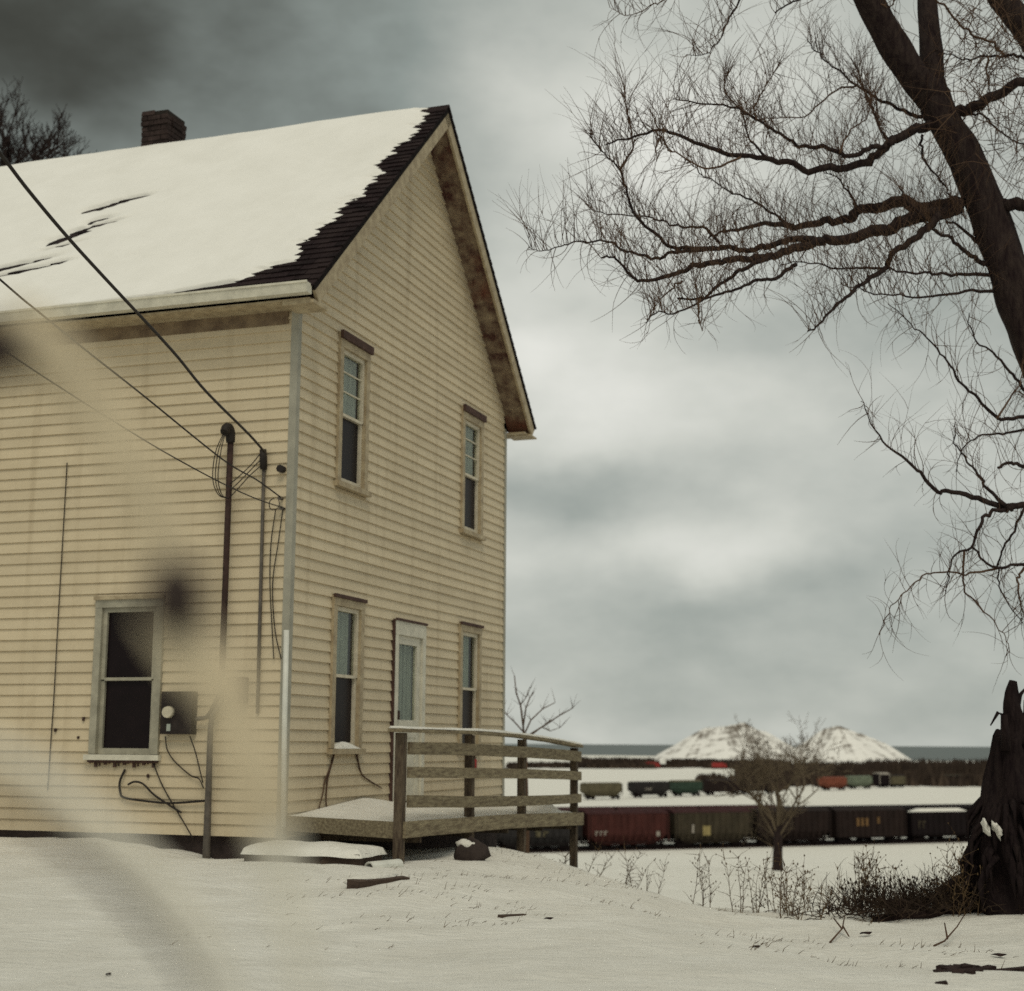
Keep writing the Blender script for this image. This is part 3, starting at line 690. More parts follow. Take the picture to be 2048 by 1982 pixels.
for i in range(40):
    u, v = -.11 + 6.08 * i / 40, -.11 + 6.08 * (i + 1) / 40
    s = lambda t: cap(t) + .034; g = lambda t: .022 + .014 * noise.noise(Vector((t * 1.7, 3, 0)))
    w = lambda t: .006 * noise.noise(Vector((t * .9, 5, 0)))
    m.hexa([(1.145, u, s(u) + w(u)), (1.284, u, s(u) + w(u)), (1.284, v, s(v) + w(v)), (1.145, v, s(v) + w(v)), (1.165, u, s(u) + g(u)), (1.265, u, s(u) + g(u)), (1.265, v, s(v) + g(v)), (1.165, v, s(v) + g(v))])
m.build('rail_snow', 'snow', deck)
# snow lying on the boards: heightfield with a rounded, broken edge
m = HM(); A, B = 36, 150
for i in range(A + 1):
    for j in range(B + 1):
        n, t = .035 + (1.262 - .035) * i / A, .03 + 5.95 * j / B
        e = min(1, min(1.275 - n, t - .01, 6.0 - t) / .14 * (1 + .5 * noise.noise(Vector((n * 6, t * 4, 3)))))
        nearend = min(1, max(0, (t - .2) / 1.6)); drift = .09 * nearend * math.exp(-((n - .05) / .28) ** 2) * (.6 + .4 * math.sin(t * 1.3))
        hgt = .012 + (.4 + .6 * nearend) * (.045 + .02 * noise.noise(Vector((n * 2, t * 1.3, 1)))) * math.sqrt(max(0, e)) + drift
        hgt += .16 * math.exp(-((n - .95) ** 2 + (t - 5.2) ** 2) / .03) + .10 * math.exp(-((n - .4) ** 2 + (t - 5.0) ** 2) / .04)
        m.v.append((n, t, dz(n, t) - .06 + hgt))
for i in range(A):
    for j in range(B):
        k = i * (B + 1) + j; m.f.append((k, k + B + 1, k + B + 2, k + 1)); m.sm.append(True)
m.build('deck_snow', 'snow', deck)
for t in (.6, 1.9, 3.2, 4.5, 5.7):
    m = HM(); m.box(.06, 1.2, t - .02, t + .02, dz(.6, t) - .26, dz(.6, t) - .13); m.build('joist', 'postwood', deck)
# red lantern on the wall behind the rail
lan = thing('red_lantern', 'small red lantern hung on the wall behind the deck rail', 'lantern', hw(.07, 5.06, -.36), -TH)
m = MB(); m.tube([(0, 0, .02), (0, 0, .05), (0, 0, .15), (0, 0, .17)], [.05, .062, .062, .03], 10); m.build('lantern_body', 'red', lan)
m = MB(); m.tube([(-.045, 0, .16), (-.04, 0, .22), (0, 0, .25), (.04, 0, .22), (.045, 0, .16)], .006, 4); m.build('handle', 'iron', lan)
m = MB(); m.tube([(0, 0, .0), (0, 0, .02)], [.055, .05], 10); m.build('base', 'iron', lan)
# low snow-covered step beside the deck
st = thing('wooden_step', 'low wooden step under thick snow beside the first deck post', 'step', hw(.5, -.38, -1.12), -TH)
for i, (y0, y1) in enumerate(((-.27, -.09), (-.08, .10), (.11, .27))):
    m = MB(); m.box(-.55, .62, y0, y1, .095, .13); m.build('tread_board', 'plank', st)
m = MB(); m.box(-.55, .62, -.25, -.21, -.06, .093); m.build('front_board', 'plank', st); m = MB(); m.box(.57, .61, -.208, .25, -.06, .093); m.build('side_board', 'plank', st)
m = MB(); A, B = 40, 24
for i in range(A + 1):
    for j in range(B + 1):
        x, y = -.57 + 1.21 * i / A, -.29 + .58 * j / B
        e = min(1, max(0, min(x + .57, .64 - x, y + .29, .29 - y)) / (.16 + .07 * noise.noise(Vector((x * 5, y * 5, 2)))))
        m.v.append((x + .015 * noise.noise(Vector((x * 9, y * 9, 7))), y + .02 * noise.noise(Vector((x * 7, 3, y * 9))), .100 + .105 * e ** .3 + .02 * noise.noise(Vector((x * 3, y * 4, 0)))))
for i in range(A):
    for j in range(B):
        k = i * (B + 1) + j; m.f.append((k, k + B + 1, k + B + 2, k + 1)); m.sm.append(True)
m.build('step_snow', 'snow', st)
# things lying in the snow
def lying(name, label, cat, p, rz, mt, fn, snow=None):
    t = thing(name, label, cat, (p.x, p.y, gsurf(p.x, p.y)), rz)
    return t
p = at(752, 1768, 12.4)
t = lying('wooden_plank', 'dark wet wooden plank half buried in snow in front of the deck', 'plank', p, .98, 'plank', None)
m = MB(); m.hexa([(-.33, -.07, -.06), (.38, -.06, -.05), (.38, .02, -.05), (-.33, .03, -.06), (-.33, -.09, .045), (.38, -.05, .03), (.38, .02, .04), (-.33, .03, .06)]); m.build('board', 'plank', t)
m = MB(); m.lump((.0, .05, .035), (.36, .07, .045), 3, 10, .2); m.build('snow_cap', 'snow', t)
p = at(1024, 1848, 10.85)
t = lying('wooden_stake', 'short dark stick poking out of the open snow', 'stick', p, .95, 'plank', None)
m = MB(); m.hexa([(-.15, -.02, -.03), (.15, -.015, -.03), (.15, .015, -.03), (-.15, .02, -.03), (-.15, -.02, .028), (.16, -.015, .01), (.16, .015, .015), (-.15, .015, .035)]); m.build('stick', 'plank', t)
p = hw(1.62, .85, -1.1)
t = lying('stone', 'dark boulder with snow on top beneath the deck edge', 'stone', p, .3, 'rock', None)
m = MB(); m.lump((0, 0, .04), (.17, .13, .15), 5, 12, .5); m.build('boulder', 'rock', t); m = MB(); m.lump((-.02, .01, .15), (.12, .09, .06), 8, 10, .3); m.build('snow_cap', 'snow', t)
p = hw(1.22, -.38, -1.1)
t = lying('drain_pipe_end', 'short white pipe end beside the snowy step', 'pipe', p, -.6, 'pvc', None)
m = MB(); K = 14
for k in range(K):
    a, c = 2 * math.pi * k / K, 2 * math.pi * (k + 1) / K
    ro, ri = .058, .045
    q = lambda r, an, y: (r * math.cos(an), y, .012 + r * math.sin(an))
    m.quad(q(ro, a, -.18), q(ro, c, -.18), q(ro, c, .25), q(ro, a, .25)); m.quad(q(ri, c, -.18), q(ri, a, -.18), q(ri, a, .2), q(ri, c, .2)); m.quad(q(ri, a, -.18), q(ri, c, -.18), q(ro, c, -.18), q(ro, a, -.18)); 
m.build('pipe_wall', 'pvc', t); m = MB(); m.tube([(0, .13, .012), (0, .14, .012)], .044, 12); m.build('pipe_hole_shade', 'dark', t)  # dark disc added for the shade inside the open pipe
def leaf(px, py, Y, label, size, rz):
    p = at(px, py, Y); t = thing('dead_leaf', label, 'leaf', (p.x, p.y, gsurf(p.x, p.y) + .012), rz)
    m = MB(); pr = [(-1, 0, .1), (-.5, .35, .25), (.2, .42, .1), (1, .05, .3), (.3, -.38, .05), (-.5, -.3, .2)]
    top = [(a * size, b_ * size, c * size) for a, b_, c in pr]
    k = len(m.v); m.v += [(0, 0, .35 * size)] + top + [(0, 0, .3 * size)] + [(a, b_, c - .004) for a, b_, c in top]
    for i in range(6): m.f.append((k, k + 1 + i, k + 1 + (i + 1) % 6)); m.f.append((k + 7, k + 8 + (i + 1) % 6, k + 8 + i)); m.sm += [True, True]
    m.build('leaf_blade', 'litter', t)
leaf(217, 1951, 7.3, 'tiny dark leaf alone on the snow in the lower left', .022, 1.2)
leaf(1732, 1872, 12.3, 'dark curled leaf lying below the dead brush', .06, .3)
leaf(1998, 1923, 10.2, 'dark curled leaf on the snow in front of the snag', .055, -.5)
leaf(1097, 1875, 10.0, 'small brown leaf right of the short dark stick', .035, .1)
leaf(1513, 1911, 9.2, 'small brown leaf on smooth snow below the weeds', .03, .2)
def twigthing(label, pts):
    b0 = pts[0][0]; t = thing('fallen_branch', label, 'branch', b0)
    for i, q in enumerate(pts):
        m = MB(); m.tube([Vector(a) - Vector(b0) for a in q], [.008 - .005 * k / len(q) for k in range(len(q))], 5); m.build('branch_stem' if i == 0 else 'side_twig', 'twig', t)
def gp(px, py, Y, up=.0): 
    a = at(px, py, Y); return Vector((a.x, a.y, gsurf(a.x, a.y) + up))
twigthing('small forked branch on the snow left of the brush', [[gp(1660, 1885, 11.9, .01), gp(1685, 1868, 12.4, .05), gp(1690, 1855, 12.6, .12)], [gp(1684, 1868, 12.4, .05), gp(1668, 1862, 12.7, .09)], [gp(1686, 1866, 12.45, .06), gp(1698, 1876, 12.2, .02)]])
twigthing('long thin fallen branch slanting across snow below the brush', [[gp(1869, 1906, 10.9, .01), gp(1890, 1888, 11.4, .05), gp(1915, 1868, 12.1, .09), gp(1930, 1855, 12.6, .13)], [gp(1895, 1884, 11.5, .06), gp(1890, 1870, 11.9, .14)]])
# dark litter patch at the lower right
t = thing('bark_litter', 'dark ragged patch of bark litter showing through the foreground snow', 'bark', gp(1955, 1962, 8.6))
c0 = Vector(t.location)
for i in range(46):
    u = rnd.random(); px = 1885 + 150 * u + rnd.uniform(-15, 15); py = 1985 - 38 * u * (1.3 - u) * 2 + rnd.uniform(-6, 14)
    q = gp(px, py, 8.6 + (1962 - py) * .028) - c0
    m = MB(); a = rnd.uniform(-1.3, 1.3); L = rnd.uniform(.03, .12)
    m.bar(q - Vector((L * math.cos(a), L * math.sin(a), rnd.uniform(-.01, .01))), q + Vector((L * math.cos(a), L * math.sin(a), rnd.uniform(.0, .025))), rnd.uniform(.03, .07), .018); m.build('bark_flake', 'litter', t)

# ------------------------------------------------------------------ overhead wires
def wire(label, px, Y1, r):
    pts = []
    x0, xN = px[0][0], px[-1][0]
    for (x, y) in px:
        k = (x0 - x) / (x0 - xN); pts.append(at(x, y, 1 / ((1 - k) / 14.62 + k / Y1)))
    sp = [tuple(q) + (r,) for q in pts]; s = spline(sp, 6)
    o = bpy.data.objects.new('overhead_wire', None)
    m = MB(); m.tube([q[:3] for q in s], r, 5); tag(m.build('overhead_wire', 'cable'), label, 'wire', 'wires from the pole to the house')
    bpy.data.objects.remove(o)
wire('thick black service wire running to the small weatherhead, topmost of three', [(529, 904), (497, 868), (411, 782), (343, 700), (207, 553.5), (140, 480), (77, 406), (22, 336), (-90, 180), (-400, -290)], 6.5, .013)
wire('middle thin wire crossing the roof edge to the upper corner insulator', [(562, 995), (514, 960), (445.5, 919), (284, 789), (171, 700), (77.5, 624), (0, 559), (-400, 205)], 7.5, .0075)
wire('lowest thin wire ending at the lower corner insulator', [(565, 1015), (514, 998), (445.5, 967), (343, 912), (257, 861), (127, 779), (0, 695), (-400, 420)], 7.5, .006)

# ------------------------------------------------------------------ big leaning tree (right)
BR = [
('trunk', [(6.06,14.5,0.04,0.3),(6.07,14.5,0.36,0.2873),(6.06,14.5,1.11,0.2671),(5.99,14.5,2.05,0.2456),(5.89,14.5,3.02,0.226),(5.72,14.5,4.01,0.2075),(5.5,14.5,4.76,0.1937),(5.28,14.5,5.53,0.1804),(5.12,14.5,6.01,0.1723),(4.96,14.5,6.55,0.1636),(4.81,14.5,7.08,0.1551),(4.6,14.5,7.63,0.1464),(4.42,14.5,7.99,0.1404),(4.34,14.5,8.18,0.1375),(4.31,14.5,8.35,0.135)]),
('stemL', [(4.36,14.5,8.16,0.135),(4.15,14.42,8.36,0.1281),(3.87,14.29,8.72,0.12),(3.61,14.16,9.11,0.1127),(3.41,14.05,9.42,0.1073),(3.16,13.9,9.89,0.1)]),
('stemR', [(4.34,14.5,8.19,0.1),(4.36,14.57,8.53,0.0946),(4.37,14.63,8.8,0.0913),(4.39,14.77,9.44,0.0847),(4.41,14.86,9.88,0.0807),(4.45,15.0,10.55,0.075)]),
('stem2', [(5.18,15.2,11.91,0.06),(5.24,15.17,11.07,0.0817),(5.29,15.14,10.24,0.0978),(5.26,15.12,9.75,0.1065),(5.41,15.11,9.49,0.1121),(5.57,15.09,9.23,0.1177),(5.8,15.07,8.79,0.1263),(6.11,15.04,8.05,0.1399),(6.43,15.0,7.09,0.1565),(6.64,14.95,5.98,0.1745),(6.64,14.9,4.71,0.1941),(6.4,14.79,2.31,0.2311),(6.19,14.7,0.45,0.26)]),
('b1', [(4.37,14.5,7.94,0.042),(4.16,14.43,7.85,0.0384),(3.94,14.36,7.73,0.0357),(3.76,14.3,7.59,0.0333),(3.59,14.23,7.42,0.0311),(3.43,14.18,7.35,0.0294),(2.93,14.02,7.22,0.0247),(2.71,13.94,7.27,0.0225),(2.38,13.83,7.27,0.0195),(2.02,13.71,7.28,0.0163),(1.72,13.6,7.34,0.0135),(1.45,13.51,7.41,0.011),(1.14,13.4,7.3,0.0083),(0.87,13.3,7.18,0.006)]),
('b1b', [(3.79,14.1,7.56,0.028),(3.7,14.09,7.51,0.0263),(3.57,14.07,7.48,0.0245),(3.34,14.04,7.39,0.0218),(3.1,14.01,7.46,0.0192),(2.85,13.98,7.45,0.0169),(2.72,13.96,7.52,0.0154),(2.5,13.93,7.65,0.0132),(2.32,13.9,7.75,0.0113),(2.13,13.87,7.82,0.0096),(1.75,13.82,7.84,0.0065),(1.57,13.8,7.87,0.005)]),
('b1c', [(2.46,13.7,7.22,0.014),(2.32,13.82,7.43,0.0098),(2.28,13.92,7.67,0.0071),(2.27,14.0,7.88,0.005)]),
('b1d', [(2.32,13.9,7.75,0.012),(2.17,13.98,7.92,0.008),(2.11,14.05,8.09,0.0058),(2.14,14.1,8.26,0.004)]),
('b1e', [(2.4,13.9,7.69,0.009),(2.38,13.94,7.85,0.0073),(2.5,14.01,8.08,0.0054),(2.69,14.1,8.41,0.003)]),
('b1f', [(2.18,13.6,7.18,0.012),(1.86,13.51,7.03,0.009),(1.62,13.44,7.11,0.0072),(1.44,13.39,7.19,0.0059),(1.36,13.36,7.26,0.0052),(1.33,13.3,7.02,0.004)]),
('b1g', [(3.23,14.0,7.4,0.012),(3.34,14.1,7.64,0.0083),(3.56,14.22,7.87,0.005),(3.64,14.3,8.08,0.003)]),
('b2', [(4.26,14.5,8.0,0.022),(4.16,14.57,8.05,0.0196),(3.99,14.68,8.18,0.0168),(3.8,14.82,8.37,0.0139),(3.64,14.94,8.56,0.0115),(3.47,15.07,8.79,0.009),(3.31,15.21,9.04,0.0066),(3.21,15.3,9.24,0.005)]),
('b2b', [(3.68,15.0,8.58,0.012),(3.46,15.05,8.54,0.0099),(3.27,15.11,8.41,0.0084),(3.13,15.16,8.29,0.0072),(2.74,15.25,8.31,0.0051),(2.55,15.3,8.24,0.004)]),
('b2c', [(3.87,14.7,7.84,0.01),(3.8,14.84,8.17,0.0071),(3.75,14.95,8.46,0.0052),(3.68,15.1,8.84,0.003)]),
('b3a', [(4.55,14.5,7.05,0.065),(4.46,14.51,7.05,0.0611),(4.14,14.56,7.04,0.0519),(3.99,14.59,7.13,0.0476),(3.76,14.63,7.07,0.0421),(3.54,14.66,7.05,0.0374),(3.49,14.68,6.97,0.0355),(3.26,14.71,6.95,0.0307),(2.97,14.76,6.91,0.0251),(2.66,14.8,6.95,0.0193),(2.43,14.84,6.92,0.015),(2.17,14.88,6.88,0.0104),(2.04,14.9,6.83,0.008)]),
('b3b', [(4.53,14.5,7.03,0.06),(4.32,14.43,6.93,0.055),(4.04,14.35,6.86,0.0502),(3.8,14.27,6.73,0.0463),(3.53,14.18,6.64,0.0423),(3.33,14.11,6.54,0.0395),(3.08,14.03,6.5,0.0361),(2.93,13.98,6.46,0.0341),(2.67,13.89,6.34,0.0305),(2.44,13.81,6.25,0.0276),(2.17,13.72,6.21,0.0242),(1.99,13.66,6.15,0.0218),(1.74,13.57,6.09,0.0187),(1.54,13.5,5.98,0.0161),(1.21,13.38,5.87,0.012),(1.12,13.35,5.89,0.0109),(0.95,13.26,6.04,0.0079),(0.8,13.2,6.04,0.006)]),
('b3c', [(2.95,14.0,6.5,0.034),(2.7,13.95,6.48,0.0298),(2.46,13.9,6.39,0.0267),(2.28,13.86,6.34,0.0246),(2.05,13.81,6.35,0.0221),(1.94,13.79,6.33,0.021),(1.66,13.73,6.31,0.0182),(1.48,13.69,6.32,0.0164),(1.39,13.67,6.41,0.0152),(1.18,13.61,6.57,0.0126),(1.06,13.54,6.85,0.0097),(1.01,13.5,7.01,0.0081),(0.82,13.44,7.18,0.0057),(0.71,13.4,7.34,0.004)]),
('b3d', [(2.04,13.8,6.34,0.022),(1.65,13.7,6.27,0.0169),(1.55,13.68,6.26,0.0158),(1.37,13.63,6.17,0.014),(1.23,13.59,6.19,0.0126),(1.04,13.54,6.22,0.0109),(0.9,13.5,6.29,0.0095),(0.65,13.44,6.27,0.0073),(0.48,13.39,6.22,0.0059),(0.26,13.33,6.13,0.004),(0.14,13.3,6.17,0.003)]),
('b3e', [(1.01,13.5,7.01,0.012),(1.14,13.59,7.28,0.0084),(1.11,13.7,7.62,0.0056),(1.08,13.76,7.83,0.0039),(1.07,13.8,7.96,0.003)]),
('b3f', [(2.93,14.75,6.9,0.016),(2.83,14.78,6.95,0.0143),(2.69,14.84,7.09,0.0124),(2.45,14.93,7.28,0.0098),(2.27,14.98,7.37,0.0082),(1.98,15.09,7.63,0.0055),(1.82,15.15,7.8,0.004)]),
('b3g', [(2.07,14.3,6.56,0.016),(1.9,14.37,6.75,0.0132),(1.67,14.43,6.78,0.0111),(1.48,14.49,6.87,0.0094),(1.27,14.55,6.93,0.0078),(0.89,14.66,7.01,0.0051),(0.74,14.7,7.1,0.004)]),
('b3h', [(2.44,13.6,6.18,0.024),(2.17,13.51,6.03,0.0182),(1.99,13.46,5.9,0.0151),(1.74,13.37,5.7,0.0109),(1.52,13.3,5.68,0.008)]),
('b3i', [(2.69,13.6,6.11,0.02),(2.62,13.58,6.07,0.0187),(2.47,13.54,5.95,0.0166),(2.3,13.49,5.92,0.0148),(2.08,13.44,5.81,0.0127),(1.84,13.38,5.72,0.0106),(1.53,13.29,5.54,0.0078),(1.31,13.23,5.52,0.006),(1.22,13.2,5.41,0.005)]),
('b3j', [(1.73,13.3,5.68,0.012),(1.71,13.3,5.56,0.0083),(1.74,13.3,5.37,0.004)]),
('b3k', [(1.58,13.4,5.88,0.011),(1.48,13.4,5.8,0.0078),(1.34,13.4,5.66,0.0044),(1.31,13.4,5.57,0.003)]),
('b3l', [(3.53,14.7,7.1,0.016),(3.53,14.76,7.2,0.0134),(3.42,14.97,7.52,0.0072),(3.3,15.1,7.64,0.004)]),
('b4', [(4.28,14.3,6.88,0.034),(4.13,14.23,6.7,0.0293),(3.94,14.14,6.54,0.0256),(3.73,14.06,6.38,0.0221),(3.64,14.0,6.21,0.0196),(3.46,13.92,6.08,0.0168),(3.24,13.82,5.89,0.0133),(3.05,13.73,5.71,0.0102),(2.91,13.65,5.55,0.0078),(2.79,13.6,5.45,0.006)]),
('b4b', [(3.61,14.0,6.21,0.014),(3.34,13.9,6.18,0.0108),(3.06,13.8,6.15,0.0083),(2.72,13.68,6.17,0.0056),(2.52,13.6,6.09,0.004)]),
('b4c', [(5.06,14.62,6.34,0.022),(4.66,14.44,6.3,0.0171),(4.37,14.31,6.25,0.0143),(4.12,14.2,6.23,0.0121),(3.8,14.05,6.19,0.0094),(3.64,13.97,6.22,0.008)]),
('b5', [(4.83,14.5,6.42,0.026),(4.76,14.48,6.43,0.024),(4.59,14.42,6.51,0.0203),(4.4,14.34,6.63,0.0166),(4.18,14.27,6.72,0.013),(4.09,14.22,6.83,0.0109),(3.92,14.15,6.96,0.0079),(3.83,14.1,7.07,0.006)]),
('b5b', [(4.77,14.5,6.61,0.02),(4.71,14.55,6.7,0.0171),(4.6,14.64,6.86,0.0136),(4.46,14.73,6.98,0.0104),(4.33,14.8,7.04,0.008)]),
('b6', [(4.91,14.5,6.12,0.018),(4.83,14.47,6.13,0.0169),(4.45,14.35,6.08,0.0133),(4.09,14.23,5.99,0.0105),(3.74,14.11,5.97,0.008),(3.42,13.99,5.98,0.0057),(3.17,13.9,6.02,0.004)]),
('b7', [(4.17,14.4,7.76,0.014),(4.15,14.38,7.65,0.0125),(4.17,14.35,7.47,0.0109),(4.34,14.28,7.17,0.0081),(4.39,14.25,7.0,0.0067),(4.5,14.2,6.79,0.005)]),
('b7b', [(3.83,14.4,7.71,0.014),(3.76,14.46,7.84,0.0113),(3.73,14.53,8.04,0.0088),(3.67,14.62,8.26,0.0063),(3.63,14.7,8.49,0.004)]),
('b8', [(4.51,14.5,8.05,0.045),(4.65,14.4,8.04,0.0424),(4.83,14.25,8.1,0.0397),(5.11,14.03,8.18,0.0361),(5.33,13.85,8.24,0.0334),(5.58,13.6,8.39,0.03)]),
('b9', [(4.65,14.5,8.03,0.014),(4.86,14.58,8.06,0.0116),(5.02,14.65,7.95,0.0098),(5.2,14.73,7.86,0.0082),(5.4,14.8,7.83,0.0068),(5.69,14.9,7.84,0.005)]),
('b10', [(4.9,14.5,7.06,0.055),(5.04,14.36,7.01,0.0487),(5.16,14.23,6.95,0.0444),(5.39,13.98,6.91,0.0372),(5.61,13.7,6.92,0.03)]),
('b11', [(5.43,14.1,8.44,0.022),(5.18,14.2,8.52,0.0163),(5.03,14.25,8.56,0.0137),(4.86,14.31,8.58,0.0111),(4.66,14.39,8.59,0.0082),(4.47,14.46,8.68,0.0056),(4.36,14.5,8.75,0.004)]),
('b12', [(4.36,14.4,9.28,0.01),(4.43,14.42,9.22,0.0106),(4.61,14.47,9.04,0.0118),(4.76,14.51,8.93,0.0125),(4.96,14.55,8.86,0.0132),(5.09,14.59,8.76,0.0138),(5.15,14.6,8.73,0.014)]),
('b13', [(4.85,14.3,8.57,0.012),(4.83,14.3,8.38,0.0085),(4.85,14.3,8.2,0.0059),(4.79,14.3,8.05,0.004)]),
('b14', [(3.5,14.0,9.4,0.012),(3.63,14.05,9.09,0.0082),(3.76,14.07,8.99,0.0069),(3.85,14.08,9.04,0.0061),(3.91,14.1,9.2,0.005)]),
('b15', [(3.5,13.8,9.09,0.016),(2.83,13.66,8.85,0.0093),(2.69,13.63,8.79,0.0082),(2.55,13.6,8.68,0.007)]),
('b16', [(2.5,13.7,9.15,0.014),(2.21,13.61,8.81,0.0097),(2.07,13.54,8.55,0.0075),(1.98,13.49,8.33,0.0058),(1.84,13.45,8.17,0.0044),(1.66,13.4,8.13,0.003)]),
('b17', [(1.68,13.5,8.98,0.01),(1.44,13.5,8.75,0.0065),(1.31,13.5,8.68,0.0052),(1.1,13.5,8.59,0.0035),(0.92,13.5,8.67,0.002)]),
('r1', [(5.58,14.5,4.75,0.026),(5.28,14.39,4.92,0.0196),(5.05,14.31,5.08,0.0157),(4.89,14.24,5.24,0.0128),(4.72,14.16,5.4,0.0099),(4.5,14.08,5.54,0.007),(4.43,14.0,5.77,0.004)]),
('r2', [(5.65,14.5,4.59,0.026),(5.35,14.4,4.72,0.0215),(5.03,14.3,4.8,0.0184),(4.74,14.21,4.76,0.0159),(4.53,14.12,4.94,0.0134),(4.36,14.05,5.06,0.0116),(4.19,13.96,5.27,0.0093),(4.02,13.88,5.44,0.0073),(3.81,13.79,5.59,0.0052),(3.58,13.7,5.76,0.003)]),
('r3', [(5.74,14.5,4.51,0.024),(5.46,14.62,4.67,0.0178),(5.17,14.72,4.75,0.0136),(4.93,14.81,4.73,0.0105),(4.75,14.87,4.72,0.0083),(4.6,14.93,4.59,0.0061),(4.55,15.0,4.39,0.004)]),
('r4', [(6.03,14.5,3.78,0.05),(5.52,14.37,3.89,0.0392),(4.96,14.24,3.9,0.0307),(4.68,14.17,3.89,0.0269),(4.48,14.12,3.96,0.0238),(4.17,14.04,4.01,0.0197),(4.05,14.01,4.0,0.0181),(3.91,13.95,4.14,0.0153),(3.75,13.9,4.28,0.0124),(3.51,13.82,4.45,0.0085),(3.37,13.75,4.65,0.0054),(3.29,13.7,4.81,0.003)]),
('r4b', [(4.74,14.1,3.88,0.02),(4.6,14.17,4.05,0.015),(4.53,14.23,4.21,0.012),(4.42,14.29,4.38,0.009),(4.35,14.35,4.59,0.006),(4.39,14.4,4.76,0.004)]),
('r5', [(4.81,14.1,3.87,0.022),(4.77,14.09,3.84,0.0206),(4.61,14.07,3.82,0.0176),(4.48,14.04,3.72,0.0152),(4.36,14.0,3.46,0.0113),(4.24,13.97,3.42,0.0096),(4.16,13.96,3.34,0.0082),(4.11,13.93,3.17,0.0059),(4.07,13.9,3.02,0.004)]),
('r6', [(6.21,14.5,3.15,0.03),(5.48,14.35,3.29,0.0202),(4.93,14.23,3.33,0.0147),(4.66,14.17,3.29,0.0121),(4.52,14.14,3.35,0.0107),(4.4,14.1,3.48,0.009)]),
('r7', [(4.67,14.2,3.29,0.012),(4.39,14.16,3.23,0.0096),(4.17,14.13,3.24,0.0083),(3.95,14.1,3.21,0.007),(3.79,14.08,3.09,0.006),(3.63,14.05,2.94,0.0048),(3.52,14.02,2.77,0.0038),(3.46,14.0,2.62,0.003)]),
('r8', [(5.9,14.5,4.11,0.045),(5.44,14.34,4.26,0.0295),(4.97,14.2,4.28,0.0185),(4.81,14.14,4.31,0.015),(4.68,14.1,4.25,0.012)]),
('r9', [(4.32,14.1,3.44,0.012),(4.32,14.16,3.1,0.0086),(4.44,14.19,2.96,0.0072),(4.65,14.25,2.74,0.005),(4.76,14.28,2.57,0.0037),(4.75,14.3,2.46,0.003)]),
('r10', [(4.95,14.2,3.88,0.014),(4.85,14.24,3.65,0.0112),(4.74,14.28,3.46,0.0094),(4.7,14.3,3.29,0.0081),(4.74,14.34,3.07,0.0064),(4.95,14.4,2.77,0.004)]),
('r11', [(4.95,14.2,3.32,0.013),(4.88,14.22,3.23,0.0109),(4.86,14.23,3.15,0.0099),(4.9,14.26,2.91,0.0069),(5.01,14.3,2.65,0.004)]),
('r12', [(4.7,14.1,4.74,0.012),(4.85,14.17,4.95,0.0085),(4.98,14.23,5.12,0.0064),(5.06,14.3,5.38,0.004)]),
]
BRD = dict(BR)
def trunk_mesh(m, pts, sub, n, amp, sd):
    s = spline(pts, sub); k = len(m.v); ref = None; N = len(s)
    for i, q in enumerate(s):
        p = Vector(q[:3]); d = Vector(s[min(i + 1, N - 1)][:3]) - Vector(s[max(i - 1, 0)][:3]); d.normalize()
        if ref is None: ref = Vector((0, 1, 0)) if abs(d.y) < .9 else Vector((1, 0, 0))
        a = d.cross(ref).normalized(); ref = a.cross(d)
        for j in range(n):
            th = 2 * math.pi * j / n
            r = q[3] * (1 + amp * noise.noise(Vector((math.cos(th) * 2.2, math.sin(th) * 2.2, i * .22 + sd))) + amp * .6 * noise.noise(Vector((math.cos(th) * 6, math.sin(th) * 6, i * .15 + sd))))
            m.v.append(tuple(p + (a * math.cos(th) + ref * math.sin(th)) * r))
    for i in range(N - 1):
        for j in range(n): m.f.append((k + i * n + j, k + i * n + (j + 1) % n, k + (i + 1) * n + (j + 1) % n, k + (i + 1) * n + j)); m.sm.append(True)
    m.f.append(tuple(k + (N - 1) * n + j for j in range(n))); m.sm.append(False)
    return s
root0 = Vector(BRD['trunk'][1][:3])
tree = thing('leaning_tree', 'big bare leaning tree with dark trunk and fine twigs at the right edge', 'tree', (root0.x, root0.y, gz(root0.x, root0.y)))
base = Vector(tree.location)
def loc(q): return (q[0] - base.x, q[1] - base.y, q[2] - base.z) + tuple(q[3:])
TW = {}
for name, pts in BR:
    m = MB(); L = [loc(q) for q in pts]
    if name in ('trunk', 'stemL', 'stemR', 'stem2'):
        trunk_mesh(m, [q[:3] + (q[3] * 1.22,) for q in L], 6, 16, .18, len(name)); m.build('trunk' if name == 'trunk' else 'stem', 'bark', tree)
        TW[name] = None
    else:
        # small natural wobble
        s = spline(L, 5); sd = hash(name) % 97 if False else sum(map(ord, name)); o = []
        for i, q in enumerate(s):
            w = min(1, i / 3) * (.028 if q[3] < .02 else .04)
            o.append((q[0] + w * noise.noise(Vector((i * .55, sd, 0))), q[1] + 2 * w * noise.noise(Vector((i * .4, sd, 5))), q[2] + w * noise.noise(Vector((i * .55, sd, 9))), q[3]))
        m.tube([q[:3] for q in o], [q[3] * (1.35 if name in ('b3a', 'b3b', 'b1', 'b4', 'b8', 'b10') else 1.1) * (1 + .12 * noise.noise(Vector((i * .8, sd, 3)))) for i, q in enumerate(o)], 7 if pts[0][3] > .02 else 5)
        m.build('branch', 'bark' if pts[0][3] > .013 else 'twig', tree); TW[name] = o
